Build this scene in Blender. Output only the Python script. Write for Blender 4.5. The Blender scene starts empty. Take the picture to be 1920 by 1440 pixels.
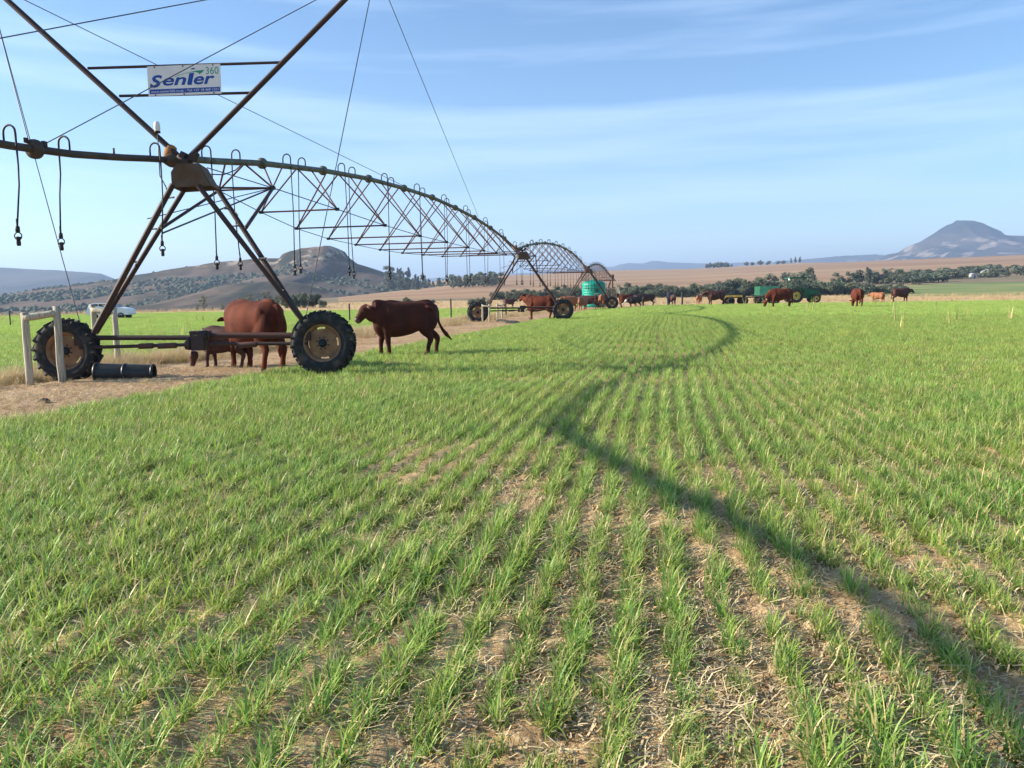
import bpy, bmesh, math, random
import numpy as np
from mathutils import Vector, Matrix
random.seed(7); RNG = np.random.default_rng(11)
SC = bpy.context.scene
COL = SC.collection
# ------------------------------------------------------------------ camera
F = 1443.0; PITCH = math.atan(165.8 / F); ROLL = math.radians(0.8); EYE = 1.486
cd = bpy.data.cameras.new('camera'); cam = bpy.data.objects.new('camera', cd); COL.objects.link(cam)
cd.sensor_fit = 'HORIZONTAL'; cd.sensor_width = 36.0; cd.lens = 36.0 * F / 1920.0
cd.clip_start = 0.05; cd.clip_end = 40000
fwd = np.array([0, math.cos(PITCH), -math.sin(PITCH)]); Rt = np.array([1., 0, 0]); Up = np.array([0, math.sin(PITCH), math.cos(PITCH)])
R2 = Rt * math.cos(ROLL) - Up * math.sin(ROLL); U2 = Up * math.cos(ROLL) + Rt * math.sin(ROLL)
M = Matrix(((R2[0], U2[0], -fwd[0], 0), (R2[1], U2[1], -fwd[1], 0), (R2[2], U2[2], -fwd[2], EYE), (0, 0, 0, 1)))
cam.matrix_world = M
SC.camera = cam
# ------------------------------------------------------------------ light
HAZE = 0.00017                                # density of the air
SUNX = 2.28                                   # shadows run SUNX metres to +x for each metre of height
ELEV = math.atan(1 / SUNX)
SC.view_settings.view_transform = 'Standard'; SC.view_settings.look = 'None'
SC.view_settings.exposure = 1.28; SC.view_settings.gamma = 1.0; SC.view_settings.use_curve_mapping = False
W = bpy.data.worlds.new('World'); SC.world = W; W.use_nodes = True
nt = W.node_tree; nt.nodes.clear()
out = nt.nodes.new('ShaderNodeOutputWorld'); bg = nt.nodes.new('ShaderNodeBackground'); sky = nt.nodes.new('ShaderNodeTexSky')
sky.sky_type = 'NISHITA'; sky.sun_disc = False; sky.sun_elevation = ELEV; sky.sun_rotation = math.radians(-90)
sky.air_density = 1.0; sky.dust_density = 0.4; sky.ozone_density = 1.3; sky.altitude = 1500
bg.inputs['Strength'].default_value = 0.095
tc = nt.nodes.new('ShaderNodeTexCoord'); mp = nt.nodes.new('ShaderNodeMapping')
mp.inputs['Scale'].default_value = (1.1, 1.1, 15.0); mp.inputs['Rotation'].default_value = (0.03, 0.0, 0.4)
nz = nt.nodes.new('ShaderNodeTexNoise'); nz.inputs['Scale'].default_value = 1.6; nz.inputs['Detail'].default_value = 5; nz.inputs['Roughness'].default_value = 0.5
mr = nt.nodes.new('ShaderNodeMapRange'); mr.inputs[1].default_value = 0.46; mr.inputs[2].default_value = 0.80; mr.inputs[3].default_value = 0.0; mr.inputs[4].default_value = 0.5
mx = nt.nodes.new('ShaderNodeMixRGB'); mx.blend_type = 'MIX'; mx.inputs[2].default_value = (4.6, 5.9, 7.2, 1)
nt.links.new(tc.outputs['Generated'], mp.inputs[0]); nt.links.new(mp.outputs[0], nz.inputs['Vector']); nt.links.new(nz.outputs['Fac'], mr.inputs[0])
hsv = nt.nodes.new('ShaderNodeHueSaturation'); hsv.inputs['Saturation'].default_value = 1.18; nt.links.new(sky.outputs[0], hsv.inputs['Color'])
nt.links.new(mr.outputs[0], mx.inputs[0]); nt.links.new(hsv.outputs[0], mx.inputs[1]); nt.links.new(mx.outputs[0], bg.inputs['Color']); nt.links.new(bg.outputs[0], out.inputs[0])
sl = bpy.data.lights.new('sun', 'SUN'); sl.energy = 5.0; sl.angle = math.radians(0.55); sl.color = (1.0, 0.89, 0.72)
sun = bpy.data.objects.new('sun', sl); COL.objects.link(sun)
sun.rotation_euler = Vector((SUNX, 0.0, -1.0)).to_track_quat('-Z', 'Y').to_euler()
SC.render.engine = 'CYCLES'
try:
    SC.cycles.use_denoising = True; SC.cycles.max_bounces = 5; SC.cycles.diffuse_bounces = 3; SC.cycles.transparent_max_bounces = 6; SC.cycles.volume_bounces = 0
except Exception: pass

# ------------------------------------------------------------------ helpers
CAMP = np.array([0, 0, EYE])
def ray(u, v): return fwd + R2 * (u - 960) / F + U2 * (720 - v) / F
def pix(u, v, Y): d = ray(u, v); return Vector(CAMP + d * (Y / d[1]))
def gpt(u, v, z=0.0):
    d = ray(u, v); return Vector(CAMP + d * ((z - EYE) / d[2]))

def tag(o, label=None, cat=None, group=None, kind=None):
    if label: o['label'] = label
    if cat: o['category'] = cat
    if group: o['group'] = group
    if kind: o['kind'] = kind
    return o
def empty(name, loc, rz=0.0, **k):
    o = bpy.data.objects.new(name, None); COL.objects.link(o); o.location = loc; o.rotation_euler = (0, 0, rz)
    o.empty_display_size = 0.2
    return tag(o, **k)
def mesh_obj(name, me, mat=None, parent=None, **k):
    if mat is not None and not me.materials: me.materials.append(mat)
    o = bpy.data.objects.new(name, me); COL.objects.link(o)
    if parent: o.parent = parent
    return tag(o, **k)
def copy_tree(o, parent=None):
    c = o.copy(); COL.objects.link(c)
    if parent: c.parent = parent
    for ch in o.children: copy_tree(ch, c)
    return c

class MB:
    def __init__(s): s.v = []; s.f = []; s.mi = []; s.sm = []
    def add(s, vs, fs, mi=0, sm=True):
        b = len(s.v); s.v += [tuple(v) for v in vs]; s.f += [tuple(i + b for i in f) for f in fs]; s.mi += [mi] * len(fs); s.sm += [sm] * len(fs); return s
    def box(s, c, d, mi=0, rz=0, rx=0, ry=0):
        m = Matrix.Translation(c) @ Matrix.Rotation(rz, 4, 'Z') @ Matrix.Rotation(ry, 4, 'Y') @ Matrix.Rotation(rx, 4, 'X')
        vs = [m @ Vector((x * d[0] / 2, y * d[1] / 2, z * d[2] / 2)) for x in (-1, 1) for y in (-1, 1) for z in (-1, 1)]
        return s.add(vs, [(0, 1, 3, 2), (4, 6, 7, 5), (0, 4, 5, 1), (2, 3, 7, 6), (0, 2, 6, 4), (1, 5, 7, 3)], mi, False)
    def tube(s, pts, rad, n=8, mi=0, cap=True, flat=None, side=None):
        pts = [Vector(p) for p in pts]; N = len(pts)
        if not hasattr(rad, '__len__'): rad = [rad] * N
        vs = []; prev = None
        for i, p in enumerate(pts):
            t = (pts[min(i + 1, N - 1)] - pts[max(i - 1, 0)]).normalized()
            if prev is None:
                h = Vector(side) if side else (Vector((0, 0, 1)) if abs(t.z) < 0.9 else Vector((1, 0, 0)))
                a = (h - t * h.dot(t)).normalized()
            else: a = (prev - t * prev.dot(t)).normalized()
            prev = a; b = t.cross(a)
            r = rad[i]; ra, rb = (r if hasattr(r, '__len__') else (r, r))
            for j in range(n):
                q = 2 * math.pi * j / n; vs.append(p + a * ra * math.cos(q) + b * rb * math.sin(q))
        fs = [(i * n + j, i * n + (j + 1) % n, (i + 1) * n + (j + 1) % n, (i + 1) * n + j) for i in range(N - 1) for j in range(n)]
        if cap: fs += [tuple(range(n - 1, -1, -1)), tuple((N - 1) * n + j for j in range(n))]
        return s.add(vs, fs, mi)
    def lathe(s, prof, n=24, mi=0, axis='Z', c=(0, 0, 0), close=False):
        vs = []; K = len(prof)
        for k, (r, z) in enumerate(prof):
            for j in range(n):
                q = 2 * math.pi * j / n; x, y = r * math.cos(q), r * math.sin(q)
                p = {'Z': (x, y, z), 'Y': (x, z, y), 'X': (z, x, y)}[axis]; vs.append((p[0] + c[0], p[1] + c[1], p[2] + c[2]))
        rng = K if close else K - 1
        fs = [(k * n + j, k * n + (j + 1) % n, ((k + 1) % K) * n + (j + 1) % n, ((k + 1) % K) * n + j) for k in range(rng) for j in range(n)]
        return s.add(vs, fs, mi)
    def prism(s, poly, y0, y1, mi=0):            # poly in x,z, extruded along y
        n = len(poly); vs = [(x, y0, z) for x, z in poly] + [(x, y1, z) for x, z in poly]
        return s.add(vs, [tuple(range(n - 1, -1, -1)), tuple(range(n, 2 * n))] + [(i, (i + 1) % n, n + (i + 1) % n, n + i) for i in range(n)], mi, False)
    def mesh(s, name, mats=()):
        me = bpy.data.meshes.new(name); me.from_pydata(s.v, [], s.f)
        for m in mats: me.materials.append(m)
        me.polygons.foreach_set('material_index', s.mi); me.polygons.foreach_set('use_smooth', s.sm)
        bm = bmesh.new(); bm.from_mesh(me); bmesh.ops.recalc_face_normals(bm, faces=bm.faces); bm.to_mesh(me); bm.free()
        me.update(); return me
    def build(s, name, mats, parent=None, **k):
        if not isinstance(mats, (list, tuple)): mats = [mats]
        return mesh_obj(name, s.mesh(name, mats), None, parent, **k)

def np_mesh(name, V, Fq, mats=(), mi=None, smooth=True):   # fast mesh from numpy arrays; Fq: (n,3) or (n,4)
    me = bpy.data.meshes.new(name); k = Fq.shape[1]
    me.vertices.add(len(V)); me.vertices.foreach_set('co', V.astype(np.float32).ravel())
    me.loops.add(Fq.size); me.loops.foreach_set('vertex_index', Fq.astype(np.int32).ravel())
    me.polygons.add(len(Fq)); me.polygons.foreach_set('loop_start', np.arange(0, Fq.size, k, dtype=np.int32))
    for m in mats: me.materials.append(m)
    if mi is not None: me.polygons.foreach_set('material_index', mi.astype(np.int32))
    me.polygons.foreach_set('use_smooth', np.full(len(Fq), smooth)); me.update(calc_edges=True); me.validate(); return me

# ---- coherent noise in numpy
_T = RNG.random((256, 256))
def vnoise(x, y):
    x = np.asarray(x, float); y = np.asarray(y, float)
    xi = np.floor(x).astype(int); yi = np.floor(y).astype(int); fx = x - xi; fy = y - yi
    fx = fx * fx * (3 - 2 * fx); fy = fy * fy * (3 - 2 * fy)
    a = _T[xi % 256, yi % 256]; b = _T[(xi + 1) % 256, yi % 256]; c = _T[xi % 256, (yi + 1) % 256]; d = _T[(xi + 1) % 256, (yi + 1) % 256]
    return (a * (1 - fx) + b * fx) * (1 - fy) + (c * (1 - fx) + d * fx) * fy - 0.5
def fbm(x, y, o=4):
    r = 0; a = 1.0
    for i in range(o): r = r + a * vnoise(x * 2 ** i + 17.3 * i, y * 2 ** i + 9.1 * i); a *= 0.5
    return r
def ss(x, a, b):
    t = np.clip((np.asarray(x, float) - a) / (b - a), 0, 1); return t * t * (3 - 2 * t)

# ---- materials
def mat(name, col, rough=0.8, metal=0.0, var=0.25, scale=8.0, col2=None, bump=0.0, bscale=None, transl=0.0, spec=0.3, coord='Object', stretch=None, rand=0.0, thr=(0.35, 0.65), detail=4):
    m = bpy.data.materials.new(name); m.use_nodes = True; t = m.node_tree; n = t.nodes; L = t.links
    b = n['Principled BSDF']; b.inputs['Roughness'].default_value = rough; b.inputs['Metallic'].default_value = metal
    b.inputs['Specular IOR Level'].default_value = spec
    tc = n.new('ShaderNodeTexCoord'); mp = n.new('ShaderNodeMapping'); L.new(tc.outputs[coord], mp.inputs[0])
    if stretch: mp.inputs['Scale'].default_value = stretch
    nz = n.new('ShaderNodeTexNoise'); nz.inputs['Scale'].default_value = scale; nz.inputs['Detail'].default_value = detail; L.new(mp.outputs[0], nz.inputs['Vector'])
    rp = n.new('ShaderNodeMapRange'); rp.inputs[1].default_value = thr[0]; rp.inputs[2].default_value = thr[1]; L.new(nz.outputs['Fac'], rp.inputs[0])
    mx = n.new('ShaderNodeMixRGB'); L.new(rp.outputs[0], mx.inputs[0])
    c2 = col2 or tuple(c * (1 - var * 1.6) for c in col); mx.inputs[1].default_value = (*c2, 1)
    mx.inputs[2].default_value = (*(col if col2 else tuple(min(1, c * (1 + var)) for c in col)), 1)
    src = mx.outputs[0]
    if rand:
        oi = n.new('ShaderNodeObjectInfo'); hs = n.new('ShaderNodeHueSaturation'); r2 = n.new('ShaderNodeMapRange')
        r2.inputs[3].default_value = 1 - rand; r2.inputs[4].default_value = 1 + rand; L.new(oi.outputs['Random'], r2.inputs[0]); L.new(r2.outputs[0], hs.inputs['Value'])
        r3 = n.new('ShaderNodeMapRange'); r3.inputs[3].default_value = 0.5 + rand * 0.06; r3.inputs[4].default_value = 0.5 - rand * 0.06; L.new(oi.outputs['Random'], r3.inputs[0]); L.new(r3.outputs[0], hs.inputs['Hue'])
        L.new(src, hs.inputs['Color']); src = hs.outputs[0]
    L.new(src, b.inputs['Base Color'])
    if bump:
        bp = n.new('ShaderNodeBump'); bp.inputs['Strength'].default_value = bump; bp.inputs['Distance'].default_value = 0.02
        if bscale:
            nb = n.new('ShaderNodeTexNoise'); nb.inputs['Scale'].default_value = bscale; nb.inputs['Detail'].default_value = 5; L.new(mp.outputs[0], nb.inputs['Vector']); L.new(nb.outputs['Fac'], bp.inputs['Height'])
        else: L.new(nz.outputs['Fac'], bp.inputs['Height'])
        L.new(bp.outputs[0], b.inputs['Normal'])
    if transl:
        tr = n.new('ShaderNodeBsdfTranslucent'); L.new(src, tr.inputs[0]); ms = n.new('ShaderNodeMixShader'); ms.inputs[0].default_value = transl
        L.new(b.outputs[0], ms.inputs[1]); L.new(tr.outputs[0], ms.inputs[2]); L.new(ms.outputs[0], n['Material Output'].inputs[0])
    m['src'] = ''
    return m

MT = {}
MT['steel'] = mat('weathered_steel', (0.045, 0.035, 0.036), 0.65, 0.2, col2=(0.055, 0.030, 0.024), scale=3, bump=0.1)
MT['truss'] = mat('rusty_truss_rod', (0.065, 0.042, 0.042), 0.7, 0.15, col2=(0.12, 0.048, 0.032), scale=2.5)
MT['pipe'] = mat('galvanised_pipe', (0.13, 0.155, 0.12), 0.55, 0.35, col2=(0.075, 0.075, 0.055), scale=5, bump=0.1)
MT['pipe2'] = mat('brown_pipe', (0.075, 0.058, 0.045), 0.6, 0.2, col2=(0.05, 0.036, 0.030), scale=3)
MT['rust'] = mat('rust_orange', (0.35, 0.18, 0.06), 0.8, 0.0, col2=(0.24, 0.10, 0.035), scale=12, bump=0.2)
MT['plate'] = mat('brown_plate', (0.11, 0.085, 0.06), 0.75, 0.1, col2=(0.10, 0.055, 0.032), scale=4, bump=0.1)
MT['rim'] = mat('rim_paint', (0.30, 0.18, 0.10), 0.75, 0.0, col2=(0.20, 0.11, 0.06), scale=6, bump=0.1)
MT['tyre'] = mat('tyre_rubber', (0.024, 0.027, 0.03), 0.8, 0.0, col2=(0.085, 0.072, 0.055), scale=5, bump=0.3, thr=(0.30, 0.52), spec=0.2, detail=7)
MT['hose'] = mat('black_hose', (0.02, 0.02, 0.022), 0.5, 0.0)
MT['cable'] = mat('steel_cable', (0.11, 0.12, 0.14), 0.5, 0.6)
MT['wood'] = mat('grey_timber', (0.47, 0.43, 0.34), 0.85, 0.0, col2=(0.30, 0.26, 0.19), scale=5, stretch=(7, 7, 0.5), bump=0.6, thr=(0.40, 0.60), detail=7)
MT['darkwood'] = mat('dark_timber', (0.06, 0.05, 0.045), 0.9)
MT['blackplastic'] = mat('black_plastic', (0.018, 0.022, 0.024), 0.45, 0.0, spec=0.4, bump=0.1)
MT['white'] = mat('sign_white', (0.72, 0.72, 0.70), 0.5, 0.0, var=0.05, scale=3)
MT['blue'] = mat('sign_blue', (0.01, 0.07, 0.33), 0.5, 0.0, var=0.05)
MT['sgreen'] = mat('sign_green', (0.01, 0.30, 0.17), 0.5, 0.0, var=0.05)
MT['lens'] = mat('lamp_lens', (0.75, 0.74, 0.68), 0.3, 0.0, var=0.03)
MT['glass'] = mat('dark_glass', (0.015, 0.02, 0.025), 0.12, 0.0, spec=0.6, var=0.05)
MT['carwhite'] = mat('white_car_paint', (0.78, 0.79, 0.80), 0.3, 0.0, var=0.04, spec=0.5)
MT['tank'] = mat('green_tank_plastic', (0.006, 0.26, 0.19), 0.5, 0.0, var=0.08, scale=1.5)
MT['tractor'] = mat('tractor_green', (0.015, 0.11, 0.055), 0.5, 0.0, var=0.2, scale=3)
MT['boxgreen'] = mat('pale_green_paint', (0.10, 0.36, 0.22), 0.6, 0.0, var=0.15, scale=3)
MT['yellow'] = mat('yellow_paint', (0.72, 0.47, 0.09), 0.55, 0.0, var=0.12, scale=3)
MT['yrim'] = mat('yellow_rim', (0.42, 0.40, 0.10), 0.6, 0.0, var=0.15)
MT['hide'] = mat('red_brown_hide', (0.13, 0.034, 0.017), 0.8, 0.0, col2=(0.05, 0.014, 0.010), scale=3.0, bump=0.35, bscale=45, spec=0.12, detail=6, thr=(0.22, 0.66))
MT['hide_shaded'] = mat('shaded_red_hide', (0.085, 0.024, 0.015), 0.75, 0.0, col2=(0.035, 0.011, 0.009), scale=2.4, bump=0.35, bscale=45, spec=0.15, detail=6, thr=(0.22, 0.66))  # red hide with the walking cow's near-black shade put into its colour
MT['hide_tan'] = mat('tan_hide', (0.28, 0.11, 0.05), 0.65, 0.0, col2=(0.24, 0.09, 0.04), scale=3, spec=0.3)
MT['hide_dark'] = mat('dark_brown_hide', (0.075, 0.022, 0.016), 0.6, 0.0, col2=(0.035, 0.013, 0.011), scale=3, spec=0.35)
MT['hide_black'] = mat('black_hide', (0.03, 0.018, 0.018), 0.6, 0.0, scale=3, spec=0.35)
MT['hide_white'] = mat('white_hide', (0.70, 0.66, 0.60), 0.7, 0.0, var=0.08, scale=3)
MT['hoof'] = mat('dark_hoof', (0.03, 0.02, 0.018), 0.6)
MT['muzzle'] = mat('muzzle_skin', (0.10, 0.05, 0.045), 0.45)
MT['tagm'] = mat('pale_ear_tag', (0.62, 0.42, 0.36), 0.5, var=0.05)
MT['cloth'] = mat('dark_blue_cloth', (0.02, 0.026, 0.06), 0.9)
MT['skin'] = mat('brown_skin', (0.10, 0.05, 0.03), 0.6)
MT['wall'] = mat('pale_wall', (0.55, 0.50, 0.44), 0.9, var=0.06)
MT['roof'] = mat('grey_roof', (0.42, 0.43, 0.44), 0.6, var=0.1)
# soil: tan-brown with straw-coloured flecks
def soil_mat(name, c1, c2, c3, s1=1.3, s2=45, bump=0.6, flecks=0.5):
    m = bpy.data.materials.new(name); m.use_nodes = True; t = m.node_tree; n = t.nodes; L = t.links; b = n['Principled BSDF']; b.inputs['Roughness'].default_value = 0.95; b.inputs['Specular IOR Level'].default_value = 0.1
    tc = n.new('ShaderNodeTexCoord')
    a = n.new('ShaderNodeTexNoise'); a.inputs['Scale'].default_value = s1; a.inputs['Detail'].default_value = 5; L.new(tc.outputs['Object'], a.inputs['Vector'])
    d = n.new('ShaderNodeTexNoise'); d.inputs['Scale'].default_value = s2; d.inputs['Detail'].default_value = 6; d.inputs['Roughness'].default_value = 0.65; L.new(tc.outputs['Object'], d.inputs['Vector'])
    r1 = n.new('ShaderNodeMapRange'); r1.inputs[1].default_value = 0.38; r1.inputs[2].default_value = 0.62; L.new(a.outputs['Fac'], r1.inputs[0])
    m1 = n.new('ShaderNodeMixRGB'); m1.inputs[1].default_value = (*c1, 1); m1.inputs[2].default_value = (*c2, 1); L.new(r1.outputs[0], m1.inputs[0])
    r2 = n.new('ShaderNodeMapRange'); r2.inputs[1].default_value = 0.52; r2.inputs[2].default_value = 0.62; r2.inputs[4].default_value = flecks; L.new(d.outputs['Fac'], r2.inputs[0])
    m2 = n.new('ShaderNodeMixRGB'); m2.inputs[2].default_value = (*c3, 1); L.new(r2.outputs[0], m2.inputs[0]); L.new(m1.outputs[0], m2.inputs[1]); L.new(m2.outputs[0], b.inputs['Base Color'])
    bp = n.new('ShaderNodeBump'); bp.inputs['Strength'].default_value = bump; bp.inputs['Distance'].default_value = 0.02; L.new(d.outputs['Fac'], bp.inputs['Height']); L.new(bp.outputs[0], b.inputs['Normal'])
    return m
MT['soil'] = soil_mat('crop_soil', (0.52, 0.36, 0.185), (0.33, 0.21, 0.11), (0.68, 0.54, 0.32), s1=2.6, bump=1.0, flecks=0.7)
MT['track'] = soil_mat('track_dirt', (0.40, 0.27, 0.16), (0.29, 0.18, 0.10), (0.62, 0.52, 0.36), s1=0.9, s2=18)
MT['tan'] = soil_mat('dry_grassland', (0.52, 0.37, 0.20), (0.44, 0.29, 0.15), (0.60, 0.46, 0.27), s1=0.08, s2=1.5, bump=0.3)
MT['valley'] = soil_mat('valley_scrub', (0.16, 0.14, 0.085), (0.26, 0.19, 0.12), (0.10, 0.105, 0.06), s1=0.02, s2=0.3, bump=0.3)
MT['pasture'] = soil_mat('far_pasture', (0.12, 0.20, 0.055), (0.26, 0.25, 0.11), (0.20, 0.23, 0.09), s1=0.03, s2=0.5, bump=0.2)
MT['plough'] = soil_mat('ploughed_earth', (0.27, 0.16, 0.095), (0.36, 0.245, 0.145), (0.30, 0.195, 0.115), s1=0.006, s2=0.05, bump=0.2, flecks=0.6)
# banded fields: stretch the large noise so that fields read as strips along the slope
for key, sc in (('plough', (0.25, 1.6, 1)),):
    t = MT[key].node_tree; mpn = t.nodes.new('ShaderNodeMapping'); mpn.inputs['Scale'].default_value = sc
    tcn = [q for q in t.nodes if q.type == 'TEX_COORD'][0]; t.links.new(tcn.outputs['Object'], mpn.inputs[0])
    for q in t.nodes:
        if q.type == 'TEX_NOISE': t.links.new(mpn.outputs[0], q.inputs['Vector'])

# ------------------------------------------------------------------ machine line (drive towers T1..T3, pivot T4)
P0 = np.array([-6.29, 15.07]); DL = np.array([0.2135, 0.9769]); SP = np.array([DL[1], -DL[0]]); LSP = 31.15
def on_line(t, s=0.0, z=0.0):
    q = P0 + DL * t + SP * s; return Vector((q[0], q[1], z))
def s_of(x, y): return (x - P0[0]) * SP[0] + (y - P0[1]) * SP[1]
# ------------------------------------------------------------------ terrain
US = [-3000, -900, 150, 420, 620, 760, 900, 1000, 1150, 1300, 1500, 1700, 1920, 3200]
RZ = [-10, -10, -9, -7, 6, 24, 41, 43, 48, 48, 54, 55, 56, 60]
def ground_z(x, y):
    x = np.asarray(x, float); y = np.asarray(y, float)
    r = np.hypot(x, y); s = s_of(x, y); yy = np.maximum(y, 1e-3)
    q = np.where(y > 1, x / yy, np.where(x > 0, 3.0, -3.0)); u = 960 + 1443 * np.clip(q, -2.6, 1.6)
    z = 0.22 * ss(y, 14, 38) * ss(s, 3, 8) * (1 - ss(y, 84, 130))
    z = z - 0.32 * ss(y, 22, 80) * ss(-s, 4, 16)
    z = z - 0.07 * ss(-s, 1.6, 2.4) * (1 - ss(-s, 3.0, 5.0)) * (1 - ss(y, 20, 30))
    R = np.interp(u, US, RZ)
    p = np.clip((r - 290) / 1250, 0, 1); far = np.where(R > 0, R * p ** 1.15, R * ss(r, 110, 480))
    drop = ss(r, 1650, 2600)
    z = z * (1 - ss(r, 120, 250)) + far * (1 - drop * np.where(R > 0, 0.75, 0)) + (-0.02 * 0)
    z = z + 0.004 * np.clip(r - 200, 0, 2500) ** 0.9 * fbm(x / 260, y / 260, 3) * np.where(R > 0, 1, 0.5)
    return z
def gz(x, y): return float(ground_z(x, y))
def build_ground():
    th = np.concatenate([np.linspace(-math.pi, -0.85, 40, endpoint=False), np.linspace(-0.85, 0.85, 620, endpoint=False), np.linspace(0.85, math.pi, 40)])
    rr = np.concatenate([[0.05], np.geomspace(0.6, 22, 330), np.geomspace(22.6, 13000, 260)])
    T, Rr = np.meshgrid(th, rr); X = Rr * np.sin(T); Y = Rr * np.cos(T); Z = ground_z(X, Y)
    near = 1 - ss(Rr, 14, 26); srow = X * 0.98 - Y * 0.2
    s = s_of(X, Y); crop = ss(s, 1.0, 1.6)
    Z = Z + near * (0.026 * fbm(X * 5, Y * 5, 3) + 0.020 * fbm(X * 20, Y * 20, 3) + 0.010 * crop * np.cos(srow / 0.23 * 2 * math.pi))
    Z = Z + (1 - ss(Rr, 30, 120)) * 0.05 * fbm(X * 0.7, Y * 0.7, 3)
    nr, ntt = X.shape
    V = np.stack([X.ravel(), Y.ravel(), Z.ravel()], 1)
    i = np.arange(nr - 1)[:, None] * ntt + np.arange(ntt - 1)[None, :]
    Fc = np.stack([i, i + 1, i + ntt + 1, i + ntt], -1).reshape(-1, 4)
    cx = V[Fc].mean(1); x, y = cx[:, 0], cx[:, 1]; r = np.hypot(x, y); s = s_of(x, y) + 0.35 * fbm(x * 0.5, y * 0.5, 3); q = np.where(y > 1, x / np.maximum(y, 1), 9)
    zone = np.full(len(x), 0)
    tr = (s > -3.6) & (s < 1.25) & (y < 108); zone[tr] = 1
    cropR = (s >= 1.25) & (y < 80); cropL = (s <= -3.6) & (y < 112 + 4 * fbm(x / 9, y / 9, 2)); zone[cropR | cropL] = 0
    rest = ~(tr | cropR | cropL)
    zone[rest] = 2
    far = rest & (r > 268); zone[far] = 3
    u = 960 + 1443 * q
    zone[rest & (r > 330) & (u > 560)] = 5
    edge = 430 - 60 * ss(-u, -1760, -1600)
    zone[rest & (u > 1600) & (u < 3500) & (r > 205) & (r < edge)] = 4
    zone[rest & (u > 1600) & (u < 3500) & (r >= edge) & (r < 600)] = 3
    zone[rest & (u < 150) & (r > 112) & (r < 230)] = 5
    zone[rest & (u < 640) & (r > 230)] = 3
    names = [('field_soil', 'soil'), ('dirt_track', 'track'), ('dry_grassland', 'tan'), ('valley_floor', 'valley'), ('far_pasture', 'pasture'), ('ploughed_fields', 'plough')]
    for k, (nm, mk) in enumerate(names):
        fk = Fc[zone == k]; uq, inv = np.unique(fk, return_inverse=True)
        mesh_obj(nm, np_mesh(nm, V[uq], inv.reshape(-1, 4), [MT[mk]]), kind='structure')
build_ground()

# ------------------------------------------------------------------ hills
def hill_mat(name, base, dark, rock, s=0.012, band=None):
    m = bpy.data.materials.new(name); m.use_nodes = True; t = m.node_tree; n = t.nodes; L = t.links; b = n['Principled BSDF']; b.inputs['Roughness'].default_value = 0.95; b.inputs['Specular IOR Level'].default_value = 0.05
    tc = n.new('ShaderNodeTexCoord'); mp = n.new('ShaderNodeMapping'); mp.inputs['Scale'].default_value = (1, 0.45, 2.2); L.new(tc.outputs['Object'], mp.inputs[0])
    a = n.new('ShaderNodeTexNoise'); a.inputs['Scale'].default_value = s; a.inputs['Detail'].default_value = 8; a.inputs['Roughness'].default_value = 0.62; L.new(mp.outputs[0], a.inputs['Vector'])
    r1 = n.new('ShaderNodeMapRange'); r1.inputs[1].default_value = 0.43; r1.inputs[2].default_value = 0.56; L.new(a.outputs['Fac'], r1.inputs[0])
    m1 = n.new('ShaderNodeMixRGB'); m1.inputs[1].default_value = (*dark, 1); m1.inputs[2].default_value = (*base, 1); L.new(r1.outputs[0], m1.inputs[0])
    at = n.new('ShaderNodeAttribute'); at.attribute_name = 'rock'
    nz = n.new('ShaderNodeTexNoise'); nz.inputs['Scale'].default_value = s * 5; nz.inputs['Detail'].default_value = 4; L.new(tc.outputs['Object'], nz.inputs['Vector'])
    r3 = n.new('ShaderNodeMapRange'); r3.inputs[1].default_value = 0.52; r3.inputs[2].default_value = 0.60; L.new(nz.outputs['Fac'], r3.inputs[0])
    mu = n.new('ShaderNodeMath'); mu.operation = 'MULTIPLY'; L.new(at.outputs['Fac'], mu.inputs[0]); L.new(r3.outputs[0], mu.inputs[1])
    m2 = n.new('ShaderNodeMixRGB'); m2.inputs[2].default_value = (*rock, 1); L.new(mu.outputs[0], m2.inputs[0]); L.new(m1.outputs[0], m2.inputs[1]); L.new(m2.outputs[0], b.inputs['Base Color'])
    return m
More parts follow.
